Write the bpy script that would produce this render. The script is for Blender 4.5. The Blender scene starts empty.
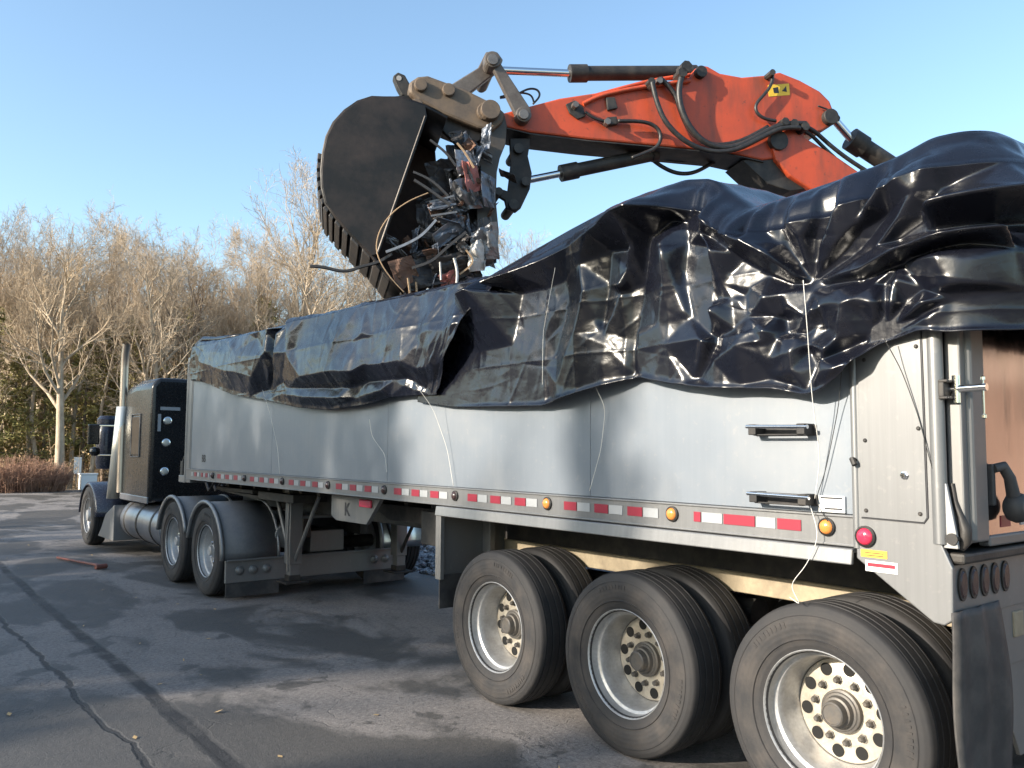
import bpy, math, random
import numpy as np
from mathutils import Vector, Matrix

# ------------------------------------------------------------------ camera, sky, sun, exposure
SC = bpy.context.scene
COL = SC.collection
F_PX, YAW, PITCH, ROLL = 844.0, 0.669, 0.077, 0.007
CAM = np.array([-3.606, -3.496, 1.750])
_F = np.array([math.sin(YAW)*math.cos(PITCH), math.cos(YAW)*math.cos(PITCH), math.sin(PITCH)])
_R = np.array([math.cos(YAW), -math.sin(YAW), 0.0])
_U = np.cross(_R, _F)
_R2 = _R*math.cos(ROLL)+_U*math.sin(ROLL)
_U2 = -_R*math.sin(ROLL)+_U*math.cos(ROLL)
cd = bpy.data.cameras.new('camera'); cam = bpy.data.objects.new('camera', cd); COL.objects.link(cam)
cd.sensor_width = 36.0; cd.lens = F_PX/1024*36.0; cd.clip_start = 0.05; cd.clip_end = 2000
cam.matrix_world = Matrix(((_R2[0], _U2[0], -_F[0], CAM[0]), (_R2[1], _U2[1], -_F[1], CAM[1]),
                           (_R2[2], _U2[2], -_F[2], CAM[2]), (0, 0, 0, 1)))
SC.camera = cam

SUN_EL = math.radians(19.5)
SUN_AZ = Vector((-0.983, 0.184))
TO_SUN = Vector((SUN_AZ.x*math.cos(SUN_EL), SUN_AZ.y*math.cos(SUN_EL), math.sin(SUN_EL)))
W = bpy.data.worlds.new('World'); SC.world = W; W.use_nodes = True
wn = W.node_tree.nodes; wn.clear()
sky = wn.new('ShaderNodeTexSky'); sky.sky_type = 'NISHITA'; sky.sun_disc = False
sky.sun_elevation = SUN_EL; sky.sun_rotation = math.atan2(SUN_AZ.x, SUN_AZ.y)
sky.air_density = 1.0; sky.dust_density = 1.6; sky.ozone_density = 1.2
bg = wn.new('ShaderNodeBackground'); bg.inputs['Strength'].default_value = 0.15
wo = wn.new('ShaderNodeOutputWorld')
wb = wn.new('ShaderNodeMix'); wb.data_type = 'RGBA'; wb.blend_type = 'MULTIPLY'; wb.inputs[0].default_value = 1.0; wb.inputs[7].default_value = (.97, 1.06, 1.07, 1)
W.node_tree.links.new(sky.outputs[0], wb.inputs[6]); W.node_tree.links.new(wb.outputs[2], bg.inputs['Color']); W.node_tree.links.new(bg.outputs[0], wo.inputs['Surface'])
sl = bpy.data.lights.new('sun', 'SUN'); sl.energy = 4.8; sl.angle = math.radians(0.53); sl.color = (1.0, 0.90, 0.76)
so = bpy.data.objects.new('sun', sl); COL.objects.link(so)
so.rotation_euler = TO_SUN.to_track_quat('Z', 'Y').to_euler(); so.location = (-20, 0, 20)
SC.view_settings.view_transform = 'Standard'; SC.view_settings.look = 'None'
SC.view_settings.gamma = 1.0; SC.view_settings.use_curve_mapping = False
SC.view_settings.exposure = 1.12
SC.render.engine = 'CYCLES'
SC.cycles.use_denoising = True
SC.cycles.max_bounces = 6; SC.cycles.diffuse_bounces = 3; SC.cycles.glossy_bounces = 4

# ------------------------------------------------------------------ helpers
def ray(px, py):
    return _F+_R2*(px-512)/F_PX-_U2*(py-384)/F_PX

class MB:
    """collects shapes, then links them as ONE mesh object"""
    def __init__(s): s.v = []; s.f = []; s.n = 0
    def add(s, verts, faces):
        verts = np.asarray(verts, float).reshape(-1, 3)
        s.v.append(verts); b = s.n
        s.f.extend([tuple(i+b for i in f) for f in faces]); s.n += len(verts); return s
    def box(s, lo, hi, rot=None, at=None):
        (x0, y0, z0), (x1, y1, z1) = lo, hi
        v = np.array([(x0,y0,z0),(x1,y0,z0),(x1,y1,z0),(x0,y1,z0),(x0,y0,z1),(x1,y0,z1),(x1,y1,z1),(x0,y1,z1)], float)
        if rot is not None: v = v @ np.array(rot).T
        if at is not None: v = v+np.array(at)
        return s.add(v, [(0,3,2,1),(4,5,6,7),(0,1,5,4),(1,2,6,5),(2,3,7,6),(3,0,4,7)])
    def tube(s, pts, r, n=8, caps=True, flat=None):
        P = np.asarray(pts, float); m = len(P)
        r = np.full(m, r, float) if np.isscalar(r) else np.asarray(r, float)
        T = np.gradient(P, axis=0); T /= np.linalg.norm(T, axis=1)[:, None]+1e-12
        a = np.array([0., 0., 1.]) if abs(T[0][2]) < .9 else np.array([1., 0., 0.])
        N = np.cross(T[0], a); N /= np.linalg.norm(N)
        ang = np.arange(n)*2*math.pi/n+(math.pi/n)
        V = np.empty((m, n, 3))
        for i in range(m):
            N = N-T[i]*np.dot(N, T[i]); N /= np.linalg.norm(N)+1e-12
            B = np.cross(T[i], N)
            V[i] = P[i]+r[i]*(np.cos(ang)[:, None]*N+np.sin(ang)[:, None]*B)
        F = [(i*n+j, i*n+(j+1) % n, (i+1)*n+(j+1) % n, (i+1)*n+j) for i in range(m-1) for j in range(n)]
        if caps: F += [tuple(range(n))[::-1], tuple((m-1)*n+j for j in range(n))]
        return s.add(V.reshape(-1, 3), F)
    def lathe(s, prof, n=40, axis='x', at=(0, 0, 0), close=False):
        """prof: (radius, distance along the axis)"""
        prof = np.asarray(prof, float); m = len(prof)
        th = np.arange(n)*2*math.pi/n
        V = np.empty((m, n, 3))
        c, sn = np.cos(th), np.sin(th)
        for i, (r, a) in enumerate(prof):
            if axis == 'x': V[i] = np.stack([np.full(n, a), r*c, r*sn], 1)
            elif axis == 'y': V[i] = np.stack([r*c, np.full(n, a), r*sn], 1)
            else: V[i] = np.stack([r*c, r*sn, np.full(n, a)], 1)
        V = V+np.array(at)
        F = [(i*n+j, i*n+(j+1) % n, (i+1)*n+(j+1) % n, (i+1)*n+j) for i in range(m-1) for j in range(n)]
        if close: F += [((m-1)*n+j, (m-1)*n+(j+1) % n, (j+1) % n, j) for j in range(n)]
        return s.add(V.reshape(-1, 3), F)
    def prism(s, a, b):
        """two matching outlines (3-D point lists) joined into a closed solid"""
        a = np.asarray(a, float); n = len(a)
        F = [tuple(range(n))[::-1], tuple(range(n, 2*n))]+[(i, (i+1) % n, n+(i+1) % n, n+i) for i in range(n)]
        return s.add(np.vstack([a, np.asarray(b, float)]), F)
    def plate(s, pts_yz, x0, x1):
        return s.prism([(x0, y, z) for y, z in pts_yz], [(x1, y, z) for y, z in pts_yz])
    def grid(s, V):
        m, n = V.shape[:2]
        F = [(i*n+j, i*n+j+1, (i+1)*n+j+1, (i+1)*n+j) for i in range(m-1) for j in range(n-1)]
        return s.add(V.reshape(-1, 3), F)
    def mesh(s, name, origin=(0, 0, 0)):
        me = bpy.data.meshes.new(name)
        V = np.vstack(s.v)-np.array(origin, float)
        me.from_pydata(V.tolist(), [], s.f); me.update(); return me
    def build(s, name, m, parent=None, smooth=None, bevel=0, origin=None, seg=2, normals=True):
        o_ = np.array(origin if origin is not None else (world_of(parent) if parent else (0, 0, 0)))
        me = s.mesh(name, o_)
        if normals:
            import bmesh
            bm = bmesh.new(); bm.from_mesh(me); bmesh.ops.recalc_face_normals(bm, faces=bm.faces); bm.to_mesh(me); bm.free()
        me.materials.append(m)
        o = bpy.data.objects.new(name, me); COL.objects.link(o)
        if parent: o.parent = parent
        elif origin is not None: o.location = origin
        if smooth is not None: shade(me, smooth)
        if bevel:
            b = o.modifiers.new('bevel', 'BEVEL'); b.width = bevel; b.segments = seg; b.limit_method = 'ANGLE'; b.angle_limit = 0.6
            b.harden_normals = False
        return o

def shade(me, angle):
    me.polygons.foreach_set('use_smooth', [True]*len(me.polygons))
    if angle < 3: me.set_sharp_from_angle(angle=angle)

def world_of(o):
    p = np.zeros(3)
    while o is not None: p = p+np.array(o.location); o = o.parent
    return p

def tag(o, label=None, cat=None, group=None, kind=None):
    if label: o['label'] = label
    if cat: o['category'] = cat
    if group: o['group'] = group
    if kind: o['kind'] = kind
    return o

def empty(name, loc=(0, 0, 0), parent=None):
    o = bpy.data.objects.new(name, None); COL.objects.link(o); o.location = loc; o.empty_display_size = 0.1
    if parent: o.parent = parent
    return o

def kids(o): return [c for c in bpy.data.objects if c.parent == o]

def copy_tree(o, parent=None):
    c = o.copy(); COL.objects.link(c)
    if parent: c.parent = parent
    for k in kids(o): copy_tree(k, c)
    return c

# ------------------------------------------------------------------ materials
class NT:
    def __init__(s, name):
        s.m = bpy.data.materials.new(name); s.m.use_nodes = True; s.t = s.m.node_tree; s.t.nodes.clear()
        s.out = s.t.nodes.new('ShaderNodeOutputMaterial'); s.p = s.t.nodes.new('ShaderNodeBsdfPrincipled')
        s.t.links.new(s.p.outputs[0], s.out.inputs[0]); s._co = None
    def n(s, typ, **kw):
        nd = s.t.nodes.new(typ)
        for k, v in kw.items(): setattr(nd, k, v)
        return nd
    def L(s, a, b): s.t.links.new(a, b)
    def co(s):
        if not s._co: s._co = s.n('ShaderNodeTexCoord').outputs['Object']
        return s._co
    def map(s, scale=(1, 1, 1), rot=(0, 0, 0)):
        m = s.n('ShaderNodeMapping'); m.inputs['Scale'].default_value = scale; m.inputs['Rotation'].default_value = rot
        s.L(s.co(), m.inputs[0]); return m.outputs[0]
    def noise(s, scale, detail=5, rough=.55, vec=None, dist=0.0):
        n = s.n('ShaderNodeTexNoise'); n.inputs['Scale'].default_value = scale; n.inputs['Detail'].default_value = detail
        n.inputs['Roughness'].default_value = rough; n.inputs['Distortion'].default_value = dist
        s.L(vec or s.co(), n.inputs['Vector']); return n.outputs['Fac']
    def voro(s, scale, feature='F1', vec=None):
        n = s.n('ShaderNodeTexVoronoi'); n.feature = feature; n.inputs['Scale'].default_value = scale
        s.L(vec or s.co(), n.inputs['Vector']); return n
    def ramp(s, fac, stops, interp='LINEAR'):
        r = s.n('ShaderNodeValToRGB'); r.color_ramp.interpolation = interp
        el = r.color_ramp.elements
        while len(el) < len(stops): el.new(0.5)
        for e, (p, c) in zip(el, stops):
            e.position = p; e.color = (c, c, c, 1) if np.isscalar(c) else (*c, 1)
        s.L(fac, r.inputs[0]); return r.outputs[0]
    def mix(s, fac, a, b, mode='MIX'):
        m = s.n('ShaderNodeMix', data_type='RGBA', blend_type=mode)
        for sock, v in ((m.inputs[0], fac), (m.inputs[6], a), (m.inputs[7], b)):
            if hasattr(v, 'links'): s.L(v, sock)
            elif np.isscalar(v): sock.default_value = v if sock.type == 'VALUE' else (v, v, v, 1)
            else: sock.default_value = (*v, 1)
        return m.outputs[2]
    def math(s, op, a, b=0.0, c=None):
        m = s.n('ShaderNodeMath', operation=op)
        for i, v in enumerate((a, b) if c is None else (a, b, c)):
            if hasattr(v, 'links'): s.L(v, m.inputs[i])
            else: m.inputs[i].default_value = v
        return m.outputs[0]
    def bump(s, h, strength=.3, dist=.01):
        b = s.n('ShaderNodeBump'); b.inputs['Strength'].default_value = strength; b.inputs['Distance'].default_value = dist
        s.L(h, b.inputs['Height']); s.L(b.outputs[0], s.p.inputs['Normal']); return b
    def set(s, **kw):
        for k, v in kw.items():
            i = s.p.inputs[k.replace('_', ' ')]
            if hasattr(v, 'links'): s.L(v, i)
            elif i.type == 'RGBA': i.default_value = (*v, 1)
            else: i.default_value = v
        return s

def worn(name, col, rough=.5, metal=0.0, dirt=(.12, .10, .08), amount=.5, scale=6.0, bump=.15):
    t = NT(name)
    a = t.noise(scale, 8, .65); b = t.noise(scale*7, 5, .6)
    f = t.math('MULTIPLY', t.ramp(a, [(.42, 0.0), (.68, 1.0)]), amount)
    c = t.mix(f, t.mix(t.ramp(b, [(.3, 0.0), (.7, 1.0)]), [x*.86 for x in col], [min(1, x*1.1) for x in col]), dirt)
    t.set(Base_Color=c, Metallic=metal, Roughness=t.math('ADD', t.math('MULTIPLY', b, .22), rough-.1))
    t.bump(b, bump, .004); return t.m

M = {}
def mk_alu(name, base, rough, metal, streak=1.0):
    t = NT(name)
    v = t.noise(3.0, 6, .6, t.map((1, 14, .35)))          # faint vertical rolling marks
    w = t.noise(1.3, 5, .6); d = t.noise(26, 4, .6)
    c = t.mix(t.ramp(v, [(.3, 0.0), (.7, 1.0)]), [x*(1-.10*streak) for x in base], [min(1, x*(1+.04*streak)) for x in base])
    c = t.mix(t.math('MULTIPLY', t.ramp(w, [(.5, 0.0), (.75, 1.0)]), .22), c, (.40, .37, .33))
    c = t.mix(t.math('MULTIPLY', t.ramp(d, [(.60, 0.0), (.72, 1.0)]), .18), c, (.36, .34, .31))
    t.set(Base_Color=c, Metallic=metal, Roughness=t.math('ADD', t.math('MULTIPLY', w, .18), rough-.08))
    t.bump(t.math('ADD', t.math('MULTIPLY', v, .08), t.noise(1.4, 3, .5)), .10, .02); return t.m
M['alu'] = mk_alu('brushed_aluminium', (.192, .217, .250), .42, .35, .4)
M['alu_trim'] = mk_alu('aluminium_trim', (.195, .198, .202), .40, .45)
M['alu_dull'] = mk_alu('dull_aluminium', (.19, .188, .185), .5, .5)
def polished():
    t = NT('polished_sheet')
    v = t.noise(2.0, 3, .5, t.map((3, 3, .7)))
    t.set(Base_Color=t.mix(t.ramp(t.noise(1.6, 6, .6, t.map((1, 2, .35))), [(.35, 0.0), (.65, 1.0)]), (.42, .41, .43), (.58, .56, .575)), Metallic=1.0, Roughness=t.math('ADD', t.math('MULTIPLY', t.noise(5, 5, .6, t.map((1, 2, .3))), .16), .04)); t.bump(v, .16, .02); return t.m
M['mirror'] = polished()
M['chrome'] = NT('chrome').set(Base_Color=(.78, .78, .78), Metallic=1.0, Roughness=.12).m
M['rim'] = worn('cast_aluminium_rim', (.46, .46, .46), .46, .6, (.22, .20, .18), .45, 9)
M['rim_disc'] = worn('wheel_disc_aluminium', (.50, .46, .39), .42, .45, (.36, .27, .17), .4, 11)
M['hub'] = worn('hub_steel', (.10, .095, .09), .5, .4, (.16, .13, .10), .5, 20)
M['hole'] = NT('open_hole').set(Base_Color=(.006, .006, .006), Roughness=.9).m
def tyre_mat():
    t = NT('tyre_rubber')
    sep = t.n('ShaderNodeSeparateXYZ'); t.L(t.co(), sep.inputs[0])
    r = t.math('SQRT', t.math('ADD', t.math('POWER', sep.outputs[1], 2.0), t.math('POWER', sep.outputs[2], 2.0)))
    n = t.noise(7, 7, .65); n2 = t.noise(45, 4, .6)
    ring = t.ramp(r, [(.30, 0.0), (.345, .55), (.44, .75), (.475, .15), (.53, .35)])
    dust = t.math('MULTIPLY', ring, t.ramp(n, [(.38, 0.0), (.66, 1.0)]))
    c = t.mix(t.math('MULTIPLY', dust, .75), (.017, .017, .019), (.080, .066, .056))
    c = t.mix(t.math('MULTIPLY', n2, .35), c, (.030, .029, .029))
    t.set(Base_Color=c, Roughness=.78)
    wv = t.n('ShaderNodeTexWave', wave_type='RINGS', rings_direction='X'); wv.inputs['Scale'].default_value = 12; wv.inputs['Distortion'].default_value = .4
    t.L(t.co(), wv.inputs[0])
    t.bump(t.math('ADD', t.math('MULTIPLY', n2, .4), t.math('MULTIPLY', wv.outputs['Fac'], .35)), .35, .006); return t.m
M['tyre'] = tyre_mat()
M['rubber'] = worn('mud_flap_rubber', (.028, .028, .03), .6, 0, (.11, .10, .09), .55, 5)
M['black_steel'] = worn('black_chassis_steel', (.022, .021, .021), .55, .2, (.075, .065, .055), .6, 8)
M['frame_steel'] = worn('cream_chassis_rail', (.34, .28, .19), .6, .1, (.13, .10, .07), .6, 5)
M['truck_black'] = worn('black_truck_paint', (.010, .010, .011), .25, 0, (.03, .029, .028), .25, 4, .0)
M['truck_navy'] = worn('navy_fender_paint', (.02, .025, .045), .25, 0, (.07, .065, .06), .35, 5, .03)
M['tank'] = worn('fuel_tank_metal', (.26, .27, .30), .32, .8, (.10, .10, .10), .35, 5)
M['grey_plastic'] = worn('grey_fender_plastic', (.10, .10, .105), .5, 0, (.16, .15, .14), .5, 5)
M['red_tape'] = NT('red_reflective_tape').set(Base_Color=(.24, .02, .038), Roughness=.4).m
M['white_tape'] = NT('white_reflective_tape').set(Base_Color=(.30, .31, .32), Roughness=.4).m
M['amber'] = NT('amber_lens').set(Base_Color=(.60, .22, .05), Roughness=.18, Coat_Weight=.6).m
M['red_lens'] = NT('red_lens').set(Base_Color=(.50, .03, .07), Roughness=.15, Coat_Weight=.6).m
M['dark_lens'] = NT('dark_lens').set(Base_Color=(.05, .03, .03), Roughness=.25).m
M['lamp_glass'] = NT('clear_lamp_glass').set(Base_Color=(.55, .53, .46), Roughness=.2).m
M['glass'] = NT('window_glass').set(Base_Color=(.015, .017, .02), Roughness=.05).m
M['yellow'] = NT('yellow_sticker').set(Base_Color=(.72, .46, .04), Roughness=.5).m
M['white'] = NT('white_sticker').set(Base_Color=(.72, .72, .70), Roughness=.5).m
M['ink'] = NT('black_ink').set(Base_Color=(.02, .02, .025), Roughness=.5).m
M['cord'] = NT('white_cord').set(Base_Color=(.62, .60, .56), Roughness=.8).m
M['dark_cord'] = NT('dark_cord').set(Base_Color=(.03, .03, .03), Roughness=.8).m
M['hose'] = worn('black_hose', (.014, .014, .015), .45, 0, (.06, .055, .05), .4, 20)
def orange_paint():
    t = NT('orange_machine_paint')
    a = t.noise(2.2, 8, .68); b = t.noise(19, 6, .6); s = t.noise(5, 6, .6, t.map((1, 1, .25)))
    c = t.mix(t.ramp(a, [(.35, 0.0), (.7, 1.0)]), (.50, .070, .023), (.36, .056, .024))
    c = t.mix(t.math('MULTIPLY', t.ramp(s, [(.46, 0.0), (.68, 1.0)]), .7), c, (.15, .05, .03))
    c = t.mix(t.math('MULTIPLY', t.ramp(b, [(.62, 0.0), (.70, 1.0)]), .6), c, (.07, .04, .03))
    t.set(Base_Color=c, Roughness=t.math('ADD', t.math('MULTIPLY', b, .3), .28)); t.bump(b, .12, .004); return t.m
M['orange'] = orange_paint()
M['bucket'] = worn('worn_bucket_steel', (.008, .0075, .0075), .50, .25, (.045, .032, .027), .7, 3.0, .3)
M['brown_steel'] = worn('rusty_coupler_steel', (.115, .088, .068), .55, .25, (.20, .14, .09), .7, 6, .3)
M['link_grey'] = worn('worn_link_steel', (.14, .12, .105), .45, .35, (.06, .045, .04), .6, 8, .3)
M['wear'] = worn('worn_edge_steel', (.20, .18, .165), .4, .6, (.08, .06, .05), .5, 10)

def tarp_mat():
    t = NT('black_plastic_sheet')
    n1 = t.noise(3.0, 5, .5, dist=.4); n2 = t.noise(13, 6, .55, dist=.5)
    ab = lambda f: t.math('ABSOLUTE', t.math('SUBTRACT', f, .5))
    cre = t.math('ADD', t.math('MULTIPLY', ab(t.noise(4.0, 3, .5, t.map((1, 1.3, .6), (.4, .2, 0)), .3)), -1.1), t.math('MULTIPLY', ab(t.noise(11.0, 3, .5, t.map((1, .7, 1.4), (.9, 0, .3)), .3)), -.5))
    h = t.math('ADD', t.math('ADD', t.math('MULTIPLY', n1, .9), t.math('MULTIPLY', n2, .28)), cre)
    dust = t.ramp(t.noise(2.0, 8, .65), [(.50, 0.0), (.78, 1.0)])
    c = t.mix(t.math('MULTIPLY', dust, .35), (.0042, .0050, .0095), (.014, .0145, .019))
    t.set(Base_Color=c, Roughness=t.math('ADD', t.math('MULTIPLY', n2, .16), .18), IOR=1.5)
    t.p.inputs['Specular IOR Level'].default_value = .62
    t.bump(h, .15, .025); return t.m
M['tarp'] = tarp_mat()

def bark(name, c1, c2):
    t = NT(name)
    n = t.noise(9, 7, .65, t.map((1, 1, .3))); t.set(Base_Color=t.mix(t.ramp(n, [(.3, 0.0), (.7, 1.0)]), c1, c2), Roughness=.9)
    t.bump(n, .6, .02); return t.m
M['bark'] = bark('grey_tan_bark', (.26, .20, .14), (.52, .43, .32))
M['bark_dark'] = bark('brown_bark', (.11, .08, .06), (.27, .20, .15))
M['twig'] = NT('bare_twigs').set(Base_Color=(.34, .26, .175), Roughness=.9).m
M['twig_pale'] = NT('pale_twigs').set(Base_Color=(.40, .32, .235), Roughness=.9).m
def leaf(name, a, b, sc=1.1):
    t = NT(name)
    t.set(Base_Color=t.mix(t.ramp(t.noise(sc, 4, .6), [(.35, 0.0), (.65, 1.0)]), a, b), Roughness=.8); return t.m
M['pine'] = leaf('olive_needles', (.15, .145, .04), (.27, .225, .075))
M['beech'] = leaf('dry_tan_leaves', (.50, .34, .17), (.36, .25, .12))
M['shrub'] = leaf('reddish_brown_stems', (.22, .115, .075), (.30, .18, .12), 2.5)
def ground_mat():
    t = NT('leaf_litter_ground')
    a = t.noise(.35, 6, .6); b = t.noise(22, 6, .7)
    t.set(Base_Color=t.mix(t.ramp(b, [(.3, 0.0), (.7, 1.0)]), t.mix(a, (.19, .125, .07), (.27, .20, .12)), (.36, .27, .17)), Roughness=.95)
    t.bump(b, .8, .06); return t.m
M['ground'] = ground_mat()

def asphalt():
    t = NT('old_asphalt')
    sep = t.n('ShaderNodeSeparateXYZ'); t.L(t.co(), sep.inputs[0]); X, Y = sep.outputs[0], sep.outputs[1]
    big = t.noise(.45, 7, .62); mid = t.noise(2.3, 7, .62, t.map((1, .6, 1))); fine = t.math('MULTIPLY', t.math('ADD', t.noise(90, 4, .7), t.noise(34, 5, .75)), .5); agg = t.voro(140).outputs['Color']
    c = t.mix(t.ramp(big, [(.35, 0.0), (.65, 1.0)]), (.120, .108, .103), (.160, .146, .139))
    c = t.mix(t.math('MULTIPLY', t.ramp(mid, [(.40, 0.0), (.70, 1.0)]), .45), c, (.25, .222, .202))
    c = t.mix(t.math('MULTIPLY', t.ramp(fine, [(.47, 0.0), (.60, 1.0)]), .50), c, (.36, .33, .31))
    c = t.mix(t.math('MULTIPLY', t.ramp(t.noise(27, 4, .7), [(.36, 1.0), (.46, 0.0)]), .55), c, (.055, .05, .047))
    # damp stains with soft outlines of their own
    st = t.noise(.62, 6, .58, t.map((1, .62, 1)), .5)
    stain = t.ramp(st, [(.48, 0.0), (.53, .95)])
    st2 = t.ramp(t.noise(2.6, 5, .6, t.map((.8, .8, 1), (0, 0, .6)), .4), [(.60, 0.0), (.635, .85)])
    wet = t.math('MAXIMUM', stain, st2)
    c = t.mix(t.math('MULTIPLY', wet, .78), c, (.038, .037, .034))
    # sealed seams running beside the vehicles
    def seam(x0, slope, w, amp):
        wob = t.math('MULTIPLY', t.math('SUBTRACT', t.noise(.9, 6, .6), .5), amp)
        d = t.math('ABSOLUTE', t.math('SUBTRACT', t.math('ADD', X, t.math('MULTIPLY', Y, slope)), t.math('ADD', wob, x0)))
        ww = t.math('MULTIPLY', t.math('ADD', t.noise(3.0, 4, .6), .15), w)
        return t.ramp(t.math('DIVIDE', d, ww), [(.45, 1.0), (1.0, 0.0)])
    s1 = t.math('MULTIPLY', seam(-1.83, -.012, .115, .10), t.ramp(t.noise(2.2, 6, .7), [(.30, .25), (.52, 1.0)])); s2 = seam(-2.18, .010, .045, .36)
    sm = t.math('MAXIMUM', s1, t.math('MULTIPLY', s2, .9))
    c = t.mix(t.math('MULTIPLY', sm, .82), c, (.016, .015, .016))
    ck = t.voro(.55, 'DISTANCE_TO_EDGE', t.map((1, 1, 1)))
    dv = t.n('ShaderNodeVectorMath', operation='ADD'); t.L(t.map((1, 1, 1)), dv.inputs[0])
    nz = t.n('ShaderNodeTexNoise'); nz.inputs['Scale'].default_value = 2.0; nz.inputs['Detail'].default_value = 6; t.L(t.co(), nz.inputs[0])
    t.L(nz.outputs['Color'], dv.inputs[1]); t.L(dv.outputs[0], ck.inputs['Vector'])
    crack = t.ramp(ck.outputs[0], [(.0, .35), (.006, 0.0)])
    c = t.mix(crack, c, (.02, .019, .019))
    rough = t.math('SUBTRACT', t.math('ADD', .72, t.math('MULTIPLY', fine, .2)), t.math('MULTIPLY', wet, .22))
    t.set(Base_Color=c, Roughness=rough)
    h = t.math('ADD', t.math('MULTIPLY', fine, .6), t.math('SUBTRACT', t.math('MULTIPLY', mid, 1.2), t.math('MULTIPLY', t.math('MAXIMUM', crack, sm), .6)))
    t.bump(h, .8, .014); return t.m
M['asphalt'] = asphalt()
def gravel_mat():
    t = NT('crushed_stone')
    v = t.voro(26).outputs['Color']
    s = t.n('ShaderNodeSeparateColor'); t.L(v, s.inputs[0])
    t.set(Base_Color=t.ramp(s.outputs[0], [(0.0, (.10, .105, .12)), (.6, (.24, .245, .26)), (1.0, (.55, .54, .52))]), Roughness=.9); return t.m
M['stone'] = gravel_mat()

# ------------------------------------------------------------------ setting: ground, lot
rng = random.Random(7)
def ground():
    n = 121
    xs = np.sign(np.linspace(-1, 1, n))*np.abs(np.linspace(-1, 1, n))**1.7*420
    X, Y = np.meshgrid(xs+5, xs+25)
    D = (X-CAM[0])*math.sin(YAW-.25)+(Y-CAM[1])*math.cos(YAW-.25)
    Z = -.03+np.clip((D-41)/55, 0, 1.6)**1.3*7.5+np.where(D > 40, .25*np.sin(X*.31)*np.cos(Y*.23), 0)
    m = MB(); m.grid(np.dstack([X, Y, Z])); o = m.build('ground', M['ground'], smooth=3.1); tag(o, kind='structure')
ground()
lot = MB()
lot.add([(-60, -40, 0), (-60, 33.0, 0), (-8, 33.6, 0), (3.6, 34.3, 0), (12, 30.5, 0), (19, 25.5, 0), (30, 16, 0), (46, -5, 0), (46, -40, 0)], [tuple(range(9))[::-1]])
tag(lot.build('parking_lot', M['asphalt']), kind='structure')
def stones(name, area, n, seed, label):
    r = np.random.RandomState(seed); m = MB()
    ico = np.array([(0,0,1),(.9,0,.4),(.28,.85,.4),(-.72,.53,.4),(-.72,-.53,.4),(.28,-.85,.4),(.72,.53,-.4),(-.28,.85,-.4),(-.9,0,-.4),(-.28,-.85,-.4),(.72,-.53,-.4),(0,0,-1)])
    fc = [(0,1,2),(0,2,3),(0,3,4),(0,4,5),(0,5,1),(1,6,2),(2,7,3),(3,8,4),(4,9,5),(5,10,1),(6,7,2),(7,8,3),(8,9,4),(9,10,5),(10,6,1),(11,7,6),(11,8,7),(11,9,8),(11,10,9),(11,6,10)]
    for _ in range(n):
        x, y, z = area(r); s = r.uniform(.025, .075)
        v = ico*(1+r.uniform(-.25, .25, (12, 1)))*s*np.array([1, r.uniform(.6, 1.1), r.uniform(.5, .8)])
        a = r.uniform(0, 6.28); v = v @ np.array([[math.cos(a), -math.sin(a), 0], [math.sin(a), math.cos(a), 0], [0, 0, 1]])
        m.add(v+np.array([x, y, z+s*.35]), fc)
    o = m.build(name, M['stone'], normals=False); tag(o, label, 'gravel', kind='stuff'); return o
def bank(r):
    x = 2.9+6.6*r.rand()**1.5; y = r.uniform(4.6, 17)
    return x, y, max(0.0, min(.75, (x-3.0)*.17))*(.8+.2*math.sin(y))
gb = MB()
gx, gy = np.meshgrid(np.linspace(2.7, 10, 20), np.linspace(4.2, 17.6, 24))
gz = np.clip((gx-3.0)*.17, -.01, .75)*(.8+.2*np.sin(gy))*np.clip((gy-4.2)/1.0, 0, 1)*np.clip((17.6-gy), 0, 1)*np.clip((10-gx), 0, 1)-.004
gb.grid(np.dstack([gx, gy, gz])); tag(gb.build('gravel_bank', M['stone'], smooth=3.1), kind='structure')
stones('crushed_gravel', bank, 5200, 3, 'grey crushed stone lying beyond the trailer landing gear')

# ------------------------------------------------------------------ wheels
def tyre_mesh(seg=72):
    hw = .138
    p = [(.292, .098), (.30, .112), (.325, .124), (.36, .134), (.41, .1405), (.45, .137), (.485, .128), (.502, .121), (.511, .112), (.5155, .100)]
    tread = []
    for g in (.078, .030, -.030, -.078):
        tread += [(.520, g+.007), (.509, g+.0045), (.509, g-.0045), (.520, g-.007)]
    p = p+tread+[(r, -a) for r, a in p[::-1]]
    m = MB(); m.lathe([(r, -a) for r, a in p], seg)
    rr = random.Random(9)
    for a0 in (.5, 2.6, 4.6):                                # worn raised moulding on the sidewall
        a = a0
        for k in range(9):
            w = rr.uniform(.02, .045); r0, r1 = .418, .446
            q = [(r0, a), (r1, a), (r1, a+w), (r0, a+w)] if rr.random() < .6 else [(r0, a), (r1, a+w*.3), (r1, a+w*.7), (r0, a+w)]
            o = [(-.1385, r*math.cos(t), r*math.sin(t)) for r, t in q]; m.prism(o, [(-.1415, y, z) for _, y, z in o]); a += w+.03
    for rq in (.355, .464):
        m.lathe([(rq-.003, -.1325), (rq, -.1385 if rq < .4 else -.1362), (rq+.003, -.1335)], seg)
    return m
def rim_mesh(depth=-.055, seg=64):
    m = MB()
    pr = [(.296, .100), (.306, .112), (.3075, .1165), (.3045, .1195), (.301, .1165), (.298, .108), (.294, .092), (.291, .066), (.287, .056), (.272, .048), (.266, .036), (.262, .0), (.254, min(-.02, depth+.03)), (.2445, depth+.004), (.2435, -.10), (.275, -.11), (.305, -.118), (.296, -.10)]
    m.lathe([(r, -a) for r, a in pr], seg); return m
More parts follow.
